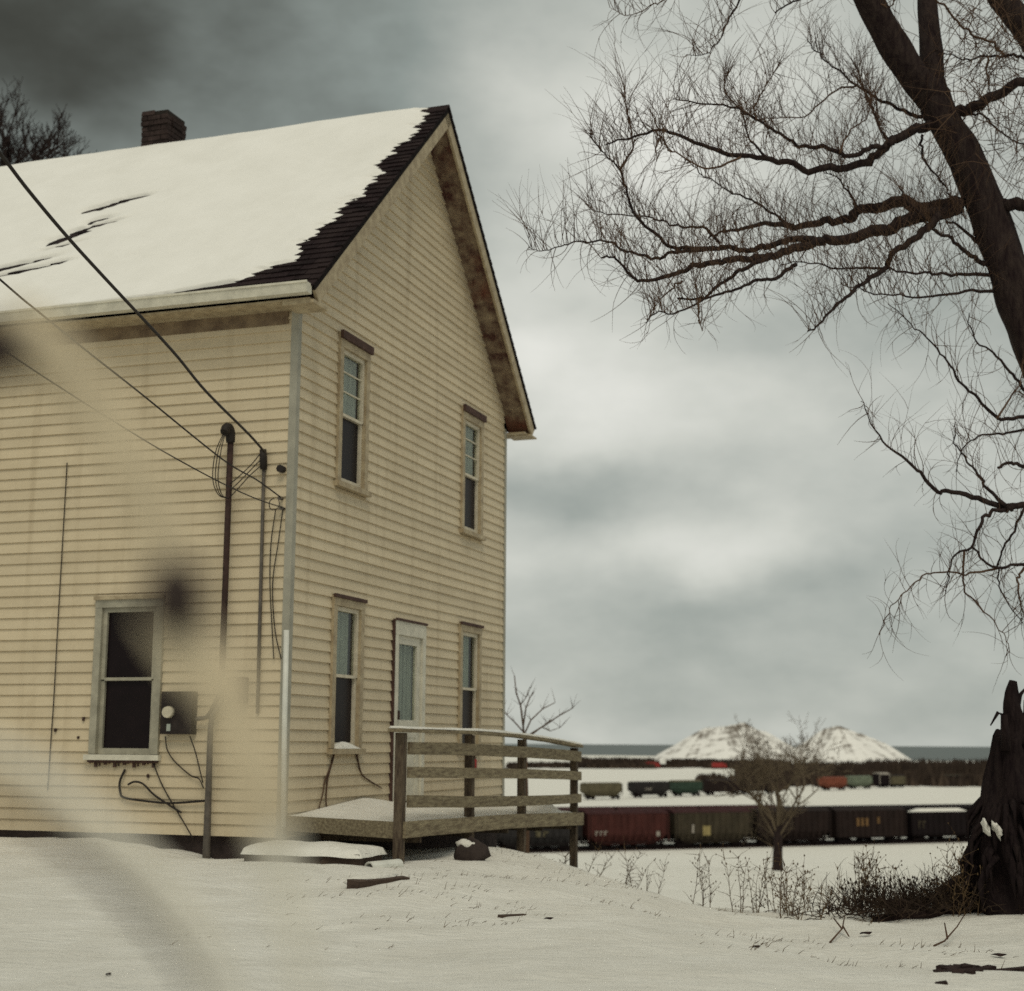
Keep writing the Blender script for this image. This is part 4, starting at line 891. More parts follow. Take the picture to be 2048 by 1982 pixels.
def twig(m, p, d, L, r, sag, seg=5, kink=.22, n=3, rr=rnd, curl=0):
    """one fine twig; returns its points"""
    pts = [Vector(p)]; d = Vector(d).normalized()
    cv = Vector((rr.uniform(-1, 1), rr.uniform(-1, 1), rr.uniform(-.6, .6))) * curl
    for i in range(seg):
        d = (d + Vector((rr.uniform(-1, 1), rr.uniform(-1, 1), rr.uniform(-1, 1))) * kink + Vector((0, 0, sag)) + cv).normalized()
        pts.append(pts[-1] + d * (L / seg))
    m.tube(pts, [r * (1 - .75 * i / seg) for i in range(seg + 1)], n, cap=False)
    return pts
tr = random.Random(21); m = MB(); ntw = 0
for name, o in TW.items():
    if not o: continue
    if name in ('b8', 'b10', 'b11', 'b12', 'b13', 'b9'): dens, up, Lm = 30, .35, .75
    elif name[0] == 'r': dens, up, Lm = 22, .5, .60
    else: dens, up, Lm = 54, .80, .66
    acc = 0
    for i in range(len(o) - 1):
        a, c = Vector(o[i][:3]), Vector(o[i + 1][:3]); ln = (c - a).length; k = i / len(o)
        acc += ln * dens * (.45 + .9 * k)
        while acc > 1:
            acc -= 1; p = a.lerp(c, tr.random()); ax = (c - a).normalized(); q = tr.random()
            down = q > up
            side = Vector((tr.uniform(-1, 1), tr.uniform(-1, 1), 0))
            if name[0] == 'r' and down: d = side * .5 + ax * .5 + Vector((0, 0, -.7)); sag = -.10
            elif down: d = side * .6 + ax * .7 + Vector((0, 0, -.75)); sag = -.06
            else: d = side * .40 + ax * tr.uniform(.1, .9) + Vector((0, 0, 1.0)); sag = .13
            L = Lm * tr.uniform(.35, 1.25) * (.8 if down else 1.0)
            pts = twig(m, p, d, L, tr.uniform(.0024, .0048), sag, 8, .13, rr=tr, curl=.26); ntw += 1
            for z in range(tr.choice((0, 1, 2, 2))):
                j = tr.randint(1, 5); d2 = (pts[j + 1] - pts[j]).normalized() + Vector((tr.uniform(-1, 1), tr.uniform(-1, 1), tr.uniform(-.2, .8))) * .6
                twig(m, pts[j], d2, L * tr.uniform(.3, .75), .0024, sag * .6, 6, .14, rr=tr, curl=.34)
m.build('twigs', 'twig', tree, kind='stuff')
# twig haze hanging in from the top right limbs
m = MB()
for i in range(210):
    px, py = tr.uniform(1900, 2120), tr.uniform(-160, 330); p = Vector(at(px, py, tr.uniform(13.6, 15.4))) - base
    pts = twig(m, p, (tr.uniform(-.8, .5), tr.uniform(-.4, .4), tr.uniform(-1, .8)), tr.uniform(.4, 1.0), .006, -.05, 6, .3, rr=tr)
    for z in range(2):
        j = tr.randint(1, 4); twig(m, pts[j], (tr.uniform(-1, 1), tr.uniform(-1, 1), tr.uniform(-1, 1)), .35, .0035, -.05, 4, rr=tr)
m.build('hanging_twigs', 'twig', tree, kind='stuff')

# ------------------------------------------------------------------ broken snag
sb = Vector((4.62, 13.8, gz(4.62, 13.8)))
snag = thing('broken_snag', 'dark broken tree snag with splintered top and shredded bark', 'tree stump', sb)
m = MB()
prof = [(4.60, -1.75, .42), (4.58, -1.45, .38), (4.55, -1.15, .345), (4.53, -.86, .30), (4.52, -.6, .24), (4.51, -.37, .17), (4.545, 0.0, .125), (4.57, .12, .10), (4.60, .28, .075), (4.63, .45, .055), (4.645, .60, .03)]
trunk_mesh(m, [(x - sb.x + .07 * noise.noise(Vector((z * 3, 0, 0))), 0, z + 1.6 - sb.z, r * (1 + .12 * noise.noise(Vector((z * 5, 3, 0))))) for x, z, r in prof], 4, 26, .55, 4); m.build('trunk', 'snagwood', snag)
def P3(px, py, Y=13.8): return Vector(at(px, py, Y)) - sb
for pts, r in (((P3(2012, 1500, 13.65), P3(2008, 1430, 13.6), P3(1996, 1425, 13.6), P3(1981, 1451, 13.6)), [.05, .03, .018, .006]), ((P3(2030, 1480), P3(2032, 1420), P3(2040, 1390), P3(2052, 1375)), [.05, .035, .02, .008]),
               ((P3(2046, 1520), P3(2052, 1450), P3(2049, 1400)), [.05, .03, .008])):
    m = MB(); m.tube(pts, r, 6); m.build('splinter', 'snagwood', snag)
for i in range(70):        # shreds of bark peeling off the base, and root toes
    a = tr.uniform(math.pi * .75, math.pi * 2.1); zz = tr.uniform(-1.25, -.45); r0 = .22 + (-.45 - zz) * .22
    p = Vector((4.54 - sb.x + r0 * math.cos(a), r0 * math.sin(a), zz + 1.6 - sb.z)); L = tr.uniform(.2, .55)
    e = p + Vector((math.cos(a) * tr.uniform(.04, .2), math.sin(a) * .12, -L)); md = (p + e) / 2 + Vector((math.cos(a) * .07, math.sin(a) * .05, .03))
    m = MB(); m.tube([p, md, e], [tr.uniform(.008, .05), tr.uniform(.012, .04), .003], 4); m.build('bark_shred', 'snagwood', snag)
for (px, py, rx, rz_) in ((1975, 1655, .034, .075), (1998, 1660, .042, .085)):  # white lumps added for see-through gaps in the bark with snow behind
    m = MB(); q = P3(px, py, 13.45); m.lump(q + Vector((0, .05, 0)), (rx * .75, .06, rz_ * .8), int(px), 12, .8); m.v = [(x + (z - q.z) * -.28, y, z) for x, y, z in m.v]; m.build('bark_gap_lump', 'snow', snag)

# ------------------------------------------------------------------ generic bare trees
def grow(m, p, d, L, r, lev, rr, up=.08, spread=.55, shrink=.72, kids=(2, 3), fine=None, minr=.004):
    seg = 4; pts = [Vector(p)]; d = Vector(d).normalized()
    for i in range(seg):
        d = (d + Vector((rr.uniform(-1, 1), rr.uniform(-1, 1), rr.uniform(-1, 1))) * .13 + Vector((0, 0, up))).normalized(); pts.append(pts[-1] + d * L / seg)
    (m if lev > 1 or fine is None else fine).tube(pts, [max(minr, r * (1 - .38 * i / seg)) for i in range(seg + 1)], 6 if r > .04 else (4 if r > .012 else 3), cap=False)
    if lev <= 0: return
    for k in range(rr.randint(*kids)):
        j = rr.choice((2, 3, 4, 4)); q = Vector((rr.gauss(0, 1), rr.gauss(0, 1), rr.gauss(0, .5))).normalized()
        grow(m, pts[j], d * (1 - spread * .5) + q * spread, L * shrink * rr.uniform(.75, 1.15), r * (.62 if j < 4 else .66), lev - 1, rr, up, spread, shrink, kids, fine, minr)
# small field tree
fb = Vector(at(1556, 1737, 60)); fb.z = gz(fb.x, fb.y)
ft = thing('field_tree', 'small bare vase shaped tree in the snowy field before the trains', 'tree', fb)
r_ = random.Random(5); mt_ = MB(); mt_.tube([(0, 0, -.3), (0, 0, 0), (.0, 0, .5), (.03, 0, 1.1), (.02, 0, 1.75)], [.27, .23, .195, .18, .17], 9); mt_.build('trunk', 'bark', ft)
ml, mf = MB(), MB()
for k in range(10):
    a = k * 2 * math.pi / 10 + r_.uniform(-.3, .3); el = r_.uniform(.9, 1.9)
    grow(ml, (0.02, 0, r_.uniform(1.1, 1.7)), (math.cos(a), math.sin(a) * .9, el), r_.uniform(1.45, 1.9), r_.uniform(.04, .065), 6, r_, .05, .60, .72, (2, 3), mf, .007)
for k in range(12): grow(ml, (0, 0, r_.uniform(.6, 1.9)), (r_.uniform(-1, 1), r_.uniform(-1, 1), .5), .85, .018, 3, r_, .03, .6, .7, (2, 3), mf, .0075)
ml.build('branches', 'twig2', ft); mf.build('twigs', 'twig2', ft, kind='stuff')
# shrub behind the deck
sbp = Vector(at(1050, 1470, 27)); sbp.z = gz(sbp.x, sbp.y)
sh = thing('bare_shrub', 'small bare sapling rising behind the end of the deck rail', 'shrub', sbp)
m, r_ = MB(), random.Random(12)
top = at(1048, 1478, 27).z - sbp.z
m.tube([(0, 0, -.2), (.05, 0, top * .5), (0, 0, top)], [.05, .045, .038], 6); m.build('trunk', 'twig', sh); m = MB()
def pp(x, y, dy=0): return Vector(at(x, y, 27 + dy)) - sbp
for pts, r in ([[(1048, 1478), (1046, 1450), (1041, 1410), (1032, 1385), (1029, 1352)], .022], [[(1046, 1455), (1052, 1415), (1060, 1395), (1068, 1385)], .016], [[(1045, 1462), (1030, 1445), (1014, 1430), (1005, 1420)], .014],
               [[(1048, 1470), (1062, 1440), (1085, 1418), (1110, 1405)], .016], [[(1050, 1475), (1090, 1450), (1120, 1430), (1142, 1418)], .018], [[(1060, 1472), (1095, 1445), (1130, 1425), (1146, 1416)], .012], [[(1041, 1410), (1052, 1395), (1058, 1378)], .01], [[(1085, 1455), (1100, 1462), (1120, 1455)], .01]):
    m.tube([pp(x, y, .2 * i) for i, (x, y) in enumerate(pts)], [r * (1 - .7 * i / len(pts)) for i in range(len(pts))], 5)
    for q in range(6):
        j = r_.randint(1, len(pts) - 1); twig(m, pp(*pts[j]), (r_.uniform(-1, 1), r_.uniform(-1, 1), .8), r_.uniform(.12, .35), .006, .05, 4, rr=r_)
m.build('branches', 'twig', sh)
# dense bare trees behind the house, seen over the ridge
for i, (px, py, Y, h, wd, lab) in enumerate(((-25, 385, 36, 4.2, 2.0, 'tall dense bare tree behind the roof at the left edge'), (95, 392, 40, 2.4, 2.3, 'low bare treetop just above the roof ridge, left of chimney'))):
    tip = at(px, py, Y); g0 = gz(tip.x, tip.y); t = thing('bare_tree', lab, 'tree', (tip.x, tip.y, g0)); r_ = random.Random(31 + i)
    H = tip.z - g0; m = MB(); m.tube([(0, 0, -.3), (0, 0, H * .5), (.1, 0, H - 1)], [.32, .26, .16], 8); m.build('trunk', 'bark', t); ml, mf = MB(), MB()
    for k in range(22 if i == 0 else 20):
        a = r_.uniform(0, 6.28); grow(ml, (0, 0, H - r_.uniform(1.0, 2.2)), (math.cos(a) * wd * .3, math.sin(a) * wd * .3, r_.uniform(.8, 1.6)), h * .40 * r_.uniform(.75, 1.1), .05, 5, r_, .10, .5, .68, (2, 3), mf, .007)
    ml.build('branches', 'bark', t); mf.build('twigs', 'bark', t, kind='stuff')

# ------------------------------------------------------------------ weeds along the brink
CRP = [(1050, 1726, 17.7), (1157, 1753, 19.5), (1249, 1776, 18.5), (1371, 1814, 16.8), (1471, 1828, 15.8), (1605, 1830, 15.3), (1739, 1834, 14.6), (1900, 1815, 14.3)]
def weed(px, h, n, spread, label, seed, Y=None, heads=.8, mt='weed', lean=0.0, py=None):
    Yc = Y or float(np.interp(px, [c[0] for c in CRP], [c[2] for c in CRP])); py = py or float(np.interp(px, [c[0] for c in CRP], [c[1] for c in CRP]))
    q = at(px, py, Yc); q.z = min(gz(q.x, q.y), q.z) if Y is None else gz(q.x, q.y)
    t = thing('dry_weed', label, 'weed', q, 0, 'dry weeds along the brink of the yard'); r = random.Random(seed)
    H = h * Yc / FPX
    for k in range(n):
        m = MB(); a = r.uniform(0, 6.28); L = H * r.uniform(.6, 1.05)
        p = Vector((r.uniform(-1, 1) * spread * .3, r.uniform(-1, 1) * .1, -.12)); d = Vector((math.cos(a) * .25 * spread + lean, math.sin(a) * .2, 1))
        pts = twig(m, p, d, L + .12, .0055, -.02, 7, .12, 4, r)
        m.build('stem', mt, t)
        m = MB(); c = 0
        for j in range(2, 8):
            for z in range(r.choice((1, 2, 3))):
                b_ = twig(m, pts[j], (r.uniform(-1, 1), r.uniform(-.6, .6), r.uniform(.2, 1.2)), r.uniform(.06, .20), .0036, -.03, 3, .3, 3, r); c += 1
                if r.random() < heads: m.lump(b_[-1], (r.uniform(.004, .010), .006, r.uniform(.006, .018)), r.random() * 9, 5, .6)
        if heads > 0: m.lump(pts[-1], (.008, .008, .022), k, 5, .6)
        m.build('seed_heads', mt, t, kind='stuff')
weed(1112, 42, 3, .5, 'faint thin weed stems between the third and last deck posts', 1, heads=.1)
weed(1178, 62, 2, .3, 'slanting single weed stalk just right of the last deck post', 2, heads=.5, lean=.3)
weed(1248, 92, 3, .4, 'tall weed with seed heads below the red hopper car', 3, heads=.6, lean=.15)
weed(1300, 60, 3, .9, 'low arching weed between the two tall ones left of the field tree', 4, heads=.6)
weed(1393, 112, 4, .5, 'branching dry weed under the tan hopper car', 5)
weed(1478, 112, 3, .25, 'straight tall weed with dark seed tops left of the field tree', 6)
weed(1506, 105, 4, .4, 'leaning weed clump right against the field tree trunk', 7, lean=.15)
weed(1560, 100, 5, .4, 'bushy brown weed directly below the field tree', 8)
weed(1612, 95, 6, .6, 'dark tangled weed clump right of the field tree', 9)
weed(1597, 75, 5, .6, 'dark low weed clump nearer than the crest, in open snow', 10, Y=13.6, py=1870)
weed(1664, 62, 9, .6, 'low spiky grass clump between the tangled weed and the tall reeds', 11, heads=.1)
weed(1703, 120, 7, .35, 'tall reed like weed clump left of the dead brush', 12, heads=.3, lean=.12)
weed(1762, 122, 7, .5, 'tall leafy weed clump at the left end of the brush', 13)
weed(1790, 98, 5, .5, 'reddish weed leaning over the brush', 14, heads=.9, lean=.1)
weed(1896, 135, 7, .5, 'tall leafy stalks close to the broken snag', 15, Y=14.0, heads=1.0, lean=.1)
weed(1930, 110, 6, .5, 'dark drooping stalks touching the snag bark', 16, Y=13.6, heads=1.0, lean=.15)
# low dead brush mass
bb = Vector((3.85, 14.1, gz(3.85, 14.1)))
br = thing('dead_brush', 'dark tangled mound of dead brush at the foot of the snag', 'brush', bb)
m, r_ = MB(), random.Random(44)
m2 = MB(); m2.lump((-.05, .05, -.05), (.42, .22, .12), 3, 20, .9); m2.lump((.45, -.05, -.05), (.42, .26, .15), 6, 20, .9); m2.lump((1.0, -.15, -.03), (.6, .45, .2), 5, 20, .8); m2.build('matted_litter', 'litter', br)
for k in range(1700):
    u = r_.gauss(.25, .52); v = r_.gauss(.0, .24); d = (r_.uniform(-1, 1), r_.uniform(-1, 1), r_.uniform(-.1, 1.1))
    p = (u, v, -.01 + .11 * math.exp(-((u - .25) / .6) ** 2)); twig(m, p, d, r_.uniform(.10, .42), .0055, -.06, 4, .3, 3, r_)
m.build('tangled_twigs', 'brush', br, kind='stuff'); m = MB()
for k in range(150):
    u = r_.uniform(-.75, .6); h = .14 + .14 * r_.random()
    pts = twig(m, (u, .25, .03), (r_.uniform(-.3, .3), 0, 1), h, .006, 0, 3, .15, 3, r_); m.lump(pts[-1], (.011, .010, .02), k, 5, .6); m.lump(pts[1], (.010, .009, .014), k, 5, .6)
m.build('seed_heads', 'brush', br, kind='stuff')
# grass tips poking through the yard snow, in wind-combed rows
m = MB(); r_ = random.Random(3)
for k in range(5000):
    x, y = r_.uniform(-2, 3.4), r_.uniform(8.5, 17)
    if noise.noise(Vector(((x * .55 + y * .35) * 1.4, (y * .55 - x * .3) * 5.5, 1))) < .08 or noise.noise(Vector((x * .8, y * .6, 8))) < -.1: continue
    z = gsurf(x, y); L = r_.uniform(.025, .085)
    twig(m, (x, y, z - .01), (r_.uniform(.2, 1), r_.uniform(-.5, .5), .5), L, .0032, -.1, 2, .35, 3, r_)
tag(m.build('grass_tips', 'weed'), 'sparse dry grass tips poking through the yard snow', 'grass', None, 'stuff')
# ------------------------------------------------------------------ freight yard
def paint(name, c, v=.25): 
    M[name] = mat(name, c, .8, .15, v, 1.6, 0.0, obj_var=.06, stretch=(1, 1, .35), col2=tuple(q * .55 for q in c)); return name
paint('oxide_red', (0.080, 0.026, 0.022)); paint('dark_oxide', (0.055, 0.018, 0.018)); paint('tan_grey', (0.062, 0.050, 0.033)); paint('car_grey', (0.034, 0.031, 0.031)); paint('car_brown', (0.026, 0.016, 0.014))
paint('dull_green', (0.048, 0.080, 0.058)); paint('car_beige', (0.15, 0.13, 0.08)); paint('orange_red', (0.26, 0.085, 0.052)); paint('pale_green', (0.20, 0.235, 0.17)); paint('near_black', (0.013, 0.008, 0.009)); paint('yellow_patch', (0.36, 0.29, 0.13)); paint('mark_white', (0.42, 0.38, 0.33)); paint('slot_orange', (0.20, 0.115, 0.05))
wheel_me = None
def freight(name, label, cat, c, L, H, body, kind, roof=None, group=None, snow=False, marks=(), rot=0.0, wheels=True):
    global wheel_me
    t = thing(name, label, cat, (c[0], c[1], gz(c[0], c[1]) - .05), rot, group)
    W2 = 1.5; zb = 1.15
    m = MB()
    if kind == 'hopper':
        a, b_ = L / 2 - .3, L / 2 - 2.0; zc = zb + .9
        m.hexa([(-b_, -W2 * .6, zb - .4), (b_, -W2 * .6, zb - .4), (b_, W2 * .6, zb - .4), (-b_, W2 * .6, zb - .4), (-a, -W2, zc), (a, -W2, zc), (a, W2, zc), (-a, W2, zc)])
        m.hexa([(-a, -W2, zc), (a, -W2, zc), (a, W2, zc), (-a, W2, zc), (-a, -W2, H - .35), (a, -W2, H - .35), (a, W2, H - .35), (-a, W2, H - .35)])
    elif kind == 'gondola':
        a = L / 2 - .3
        for s in ((-a, a, -W2, -W2 + .12), (-a, a, W2 - .12, W2), (-a, -a + .12, -W2, W2), (a - .12, a, -W2, W2)): m.box(*s, zb, H - .3)
        m.box(-a, a, -W2, W2, zb, zb + .15)
    else:
        a = L / 2 - .3; m.box(-a, a, -W2, W2, zb, H - .4)
    m.build('body', body, t)
    a = L / 2 - .3
    if kind != 'gondola':
        m = MB(); r_ = roof or body
        m.hexa([(-a - .1, -W2 - .05, H - .4), (a + .1, -W2 - .05, H - .4), (a + .1, W2 + .05, H - .4), (-a - .1, W2 + .05, H - .4), (-a - .1, -.4, H), (a + .1, -.4, H), (a + .1, .4, H), (-a - .1, .4, H)]); m.build('roof', r_, t)
        if snow: m = MB(); m.hexa([(-a, -W2, H - .35), (a, -W2, H - .35), (a, W2, H - .35), (-a, W2, H - .35), (-a, -.5, H + .12), (a, -.5, H + .12), (a, .5, H + .12), (-a, .5, H + .12)]); m.build('roof_snow', 'snow', t)
    elif snow:
        m = MB(); m.hexa([(-a + .13, -W2 + .13, H - .7), (a - .13, -W2 + .13, H - .7), (a - .13, W2 - .13, H - .7), (-a + .13, W2 - .13, H - .7), (-a * .6, -.4, H + .1), (a * .6, -.4, H + .1), (a * .6, .4, H + .1), (-a * .6, .4, H + .1)]); m.build('snow_load', 'snow', t)
    m = MB(); K = int(L / 1.0)
    for i in range(K + 1):
        x = -a + 2 * a * i / K
        m.box(x - .07, x + .07, -W2 - .11, -W2 - .001, zb + .1, H - .42)
    m.build('side_ribs', body, t, kind='stuff')
    m = MB(); m.box(-L / 2, L / 2, -.35, .35, .85, zb - .01); m.box(-a, a, -W2 - .04, -W2 + .1, zb - .12, zb - .02); m.build('underframe', 'black', t)
    for x in (-L / 2 + 1.9, L / 2 - 1.9):
        m = MB(); m.box(x - 1.15, x + 1.15, -1.15, -.95, .38, .75); m.box(x - .35, x + .35, -1.1, 1.1, .45, .84); bg = m.build('bogie', 'black', t)
        if wheel_me is None:
            w = MB(); w.tube([(0, -.09, 0), (0, .09, 0)], .46, 12); wheel_me = w.mesh('wheel', 'black')
        for dx in (-.85, .85):
            o = bpy.data.objects.new('wheel', wheel_me); COL.objects.link(o); o.parent = bg; o.location = (x + dx, -.82, .46)
    for s in (-1, 1): m = MB(); m.box(s * (a + .02) - .25 * s - .03, s * (a + .02) - .25 * s + .03, -W2 - .16, -W2 - .115, zb, H - .4); m.build('ladder', 'black', t)
    for (x0, x1, z0, z1, mt) in marks: m = MB(); m.box(x0, x1, -W2 - .14, -W2 - .118, z0, z1); m.build('painted_mark', mt, t)
    return t
A0 = Vector((2.3, 194.2)); dv = Vector((.920, .392)); rot1 = math.atan2(.392, .920)
def scribble(x, z, n, w, h, mt='mark_white', sd=1):
    r = random.Random(sd); o = []
    for i in range(n):
        u = x + i * w * 1.5; o.append((u, u + w * .35, z, z + h * r.uniform(.6, 1), mt)); o.append((u, u + w, z + h * r.choice((.0, .4, .8)), z + h * .2 + h * .4, mt))
    return o
ROW1 = [(-2, 'hopper', 'dark_oxide', 'dark red hopper car seen beneath the deck, leftmost in the near train', False, ()),
        (-1, 'hopper', 'car_grey', 'dark grey hopper car with pale scrawl behind the last deck posts', False, scribble(-.6, 2.0, 2, .7, 1.1, 'car_beige', 2)),
        (0, 'hopper', 'oxide_red', 'rust red ribbed hopper car just right of the deck', False, scribble(-4.9, 2.0, 3, .42, .7, 'mark_white', 3) + [(4.0, 4.5, 1.8, 2.4, 'mark_white')]),
        (1, 'hopper', 'tan_grey', 'tan grey hopper car with a yellow square panel on its side', False, [(-1.75, -.6, 1.75, 3.0, 'yellow_patch'), (-3.4, -3.1, 2.1, 3.2, 'mark_white')]),
        (2, 'hopper', 'car_brown', 'dark brown hopper car behind the trunk of the field tree', False, ()),
        (3, 'boxcar', 'car_brown', 'dark boxcar with three orange slots on its side', False, [(-2.6 + i * .75, -2.15 + i * .75, 2.6, 3.7, 'slot_orange') for i in range(3)] + [(.9, 1.3, 2.9, 3.8, 'slot_orange')]),
        (4, 'gondola', 'near_black', 'near black gondola heaped with snow in the near train', True, scribble(-4.8, 2.1, 2, .5, 1.3, 'tan_grey', 5)),
        (5, 'hopper', 'near_black', 'near black hopper car at the right end beside the snag', False, scribble(-2.0, 2.0, 6, .5, .7, 'car_brown', 6))]
for k, kind, col, lab, sn, mk in ROW1:
    c = A0 + dv * (7.6 + 6.1 + 12.75 * k)
    freight('freight_car', lab, 'freight car', (c.x, c.y), 12.3, 5.1 if kind != 'gondola' else 4.7, col, kind, roof=('dark_oxide' if k in (0, 1) else None), group='freight cars of the near train', snow=sn, marks=mk, rot=rot1)
for k in range(-2, 6):
    c = A0 + dv * (2.2 + 6.1 + 12.75 * k) + Vector((-dv.y, dv.x)) * 5.2
    lab = ['almost hidden car behind the dark red hopper beneath the deck', 'almost hidden dark car behind the grey hopper with pale scrawl', 'almost hidden dark car whose roof edge tops the rust red hopper', 'almost hidden dark car whose roof edge tops the tan grey hopper', 'almost hidden dark car behind the field tree trunk and brown hopper',
           'almost hidden dark car behind the boxcar with orange slots', 'almost hidden dark car behind the snow heaped gondola', 'almost hidden dark car at the right end behind the near black hopper'][k + 2]
    freight('freight_car', lab, 'freight car', (c.x, c.y), 12.7, 5.35 if k < 3 else 5.1, 'near_black', 'boxcar', roof='dark_oxide' if k < 3 else 'near_black', group='freight cars of the train behind the near train', rot=rot1)
def track(label, p, q, w, h):
    m = MB(); p, q = Vector(p), Vector(q); d = (q - p).normalized(); n = Vector((-d.y, d.x)); K = 24
    def pt(k, o, z): u = p.lerp(q, k / K); u = u + n * o; return (u.x, u.y, gz(u.x, u.y) + z)
    for k in range(K): m.hexa([pt(k, -w, -.1), pt(k, w, -.1), pt(k + 1, w, -.1), pt(k + 1, -w, -.1), pt(k, -w + .6, h), pt(k, w - .6, h), pt(k + 1, w - .6, h), pt(k + 1, -w + .6, h)])
    m.build('railway_ballast', 'litter', None, kind='structure')
track('near', (A0 + dv * -60)[:] , (A0 + dv * 130)[:], 2.3, .12)
track('behind', (A0 + dv * -60 + Vector((-dv.y, dv.x)) * 5.2)[:], (A0 + dv * 130 + Vector((-dv.y, dv.x)) * 5.2)[:], 2.3, .12)
# thin continuous snow and ballast strip stays on the ground sheet; rails
for off in (-.75, .75):
    m = MB(); n_ = Vector((-dv.y, dv.x)) * off; a, c = A0 + dv * -40 + n_, A0 + dv * 110 + n_
    pass
ROW2 = [(1202, 378, 9.4, 4.2, 'car_beige', 'hopper', 'beige hopper car, leftmost in the far train', (), None), (1297, 393, 9.9, 4.2, 'car_grey', 'hopper', 'dark grey hopper car with white ticks in the far train', scribble(-2.5, 2, 4, .4, .8, 'mark_white', 8), None),
        (1370, 405, 8.2, 4.3, 'dull_green', 'hopper', 'green hopper car in the far train', (), 'car_beige'), (1441, 416, 10.5, 4.4, 'car_brown', 'boxcar', 'brown boxcar left of the field tree in the far train', (), None),
        (1512, 426, 10.5, 4.4, 'car_brown', 'gondola', 'dark brown gondola behind the field tree in the far train', (), None), (1664, 466, 8.4, 4.2, 'orange_red', 'hopper', 'orange red hopper car below the right gravel pile', (), None),
        (1716, 484, 8.4, 4.2, 'pale_green', 'hopper', 'pale green hopper car next to the orange red one', (), None), (1790, 502, 6.0, 4.2, 'car_beige', 'boxcar', 'short dull beige boxcar behind the pale framed cabin car', (), 'car_brown')]
for px, Y, Lx, H, col, kind, lab, mk, rf in ROW2:
    q = at(px, 1560, Y); freight('freight_car', lab, 'freight car', (q.x, q.y), Lx / .80, H, col, kind, roof=rf, group='freight cars of the far train', marks=mk, rot=.62)
q = at(1762, 1560, 499); t = freight('cabin_car', 'small dark cabin car with a pale frame and roof in the far train', 'cabin car', (q.x, q.y), 5.6, 5.0, 'near_black', 'boxcar', roof='mark_white', rot=.62)
m = MB(); m.box(-2.6, -2.25, -1.66, -1.62, 1.15, 4.6); m.box(2.25, 2.6, -1.66, -1.62, 1.15, 4.6); m.box(-2.6, 2.6, -1.66, -1.615, 4.3, 4.62); m.build('pale_frame', 'mark_white', t)
q = at(1898, 1560, 528); freight('flat_roofed_car', 'long dark flat roofed car among the scrub at far right', 'freight car', (q.x, q.y), 14, 3.9, 'near_black', 'boxcar', roof='tan_grey', rot=.35)
for i, (px, Y, lab) in enumerate(((1305, 872, 'tiny red truck left of the left gravel pile foot'), (1438, 862, 'tiny red truck below the middle of the left gravel pile'), (1534, 752, 'tiny red truck behind the field tree'))):
    q = at(px, 1530, Y); t = thing('red_truck', lab, 'truck', (q.x, q.y, gz(q.x, q.y)), 0, 'red trucks by the gravel piles'); 
    m = MB(); m.box(-4, 2.2, -1.2, 1.2, .9, 3.6); m.build('cargo_box', 'red', t); m = MB(); m.hexa([(2.4, -1.2, .8), (4.4, -1.2, .8), (4.4, 1.2, .8), (2.4, 1.2, .8), (2.4, -1.2, 3.1), (3.8, -1.2, 3.1), (3.8, 1.2, 3.1), (2.4, 1.2, 3.1)]); m.build('cab', 'red', t)
    for x in (-3, -1.8, 3.4): m = MB(); m.tube([(x, -1.25, .5), (x, 1.25, .5)], .5, 10); m.build('wheel', 'black', t)

# ------------------------------------------------------------------ snowed gravel piles
def pile_mat():
    m = bpy.data.materials.new('snowed_gravel'); m.use_nodes = True; t = m.node_tree; p = t.nodes['Principled BSDF']; p.inputs['Roughness'].default_value = .9; p.inputs['Specular IOR Level'].default_value = .1
    tc = t.nodes.new('ShaderNodeTexCoord'); mp = t.nodes.new('ShaderNodeMapping'); mp.inputs['Rotation'].default_value = (0, .55, 0); mp.inputs['Scale'].default_value = (.045, .14, .22); t.links.new(tc.outputs['Object'], mp.inputs[0])
    n = t.nodes.new('ShaderNodeTexNoise'); n.inputs['Scale'].default_value = 1.3; n.inputs['Detail'].default_value = 7; n.inputs['Roughness'].default_value = .6; t.links.new(mp.outputs[0], n.inputs[0])
    at_ = t.nodes.new('ShaderNodeAttribute'); at_.attribute_name = 'bare'
    a = t.nodes.new('ShaderNodeMath'); a.operation = 'ADD'; t.links.new(n.outputs[0], a.inputs[0]); t.links.new(at_.outputs['Fac'], a.inputs[1])
    r = t.nodes.new('ShaderNodeValToRGB'); r.color_ramp.elements[0].position = .50; r.color_ramp.elements[1].position = .74
    r.color_ramp.elements[0].color = (.84, .82, .78, 1); r.color_ramp.elements[1].color = (.19, .165, .14, 1); t.links.new(a.outputs[0], r.inputs[0]); t.links.new(r.outputs[0], p.inputs['Base Color'])
    return m
M['pile'] = pile_mat()
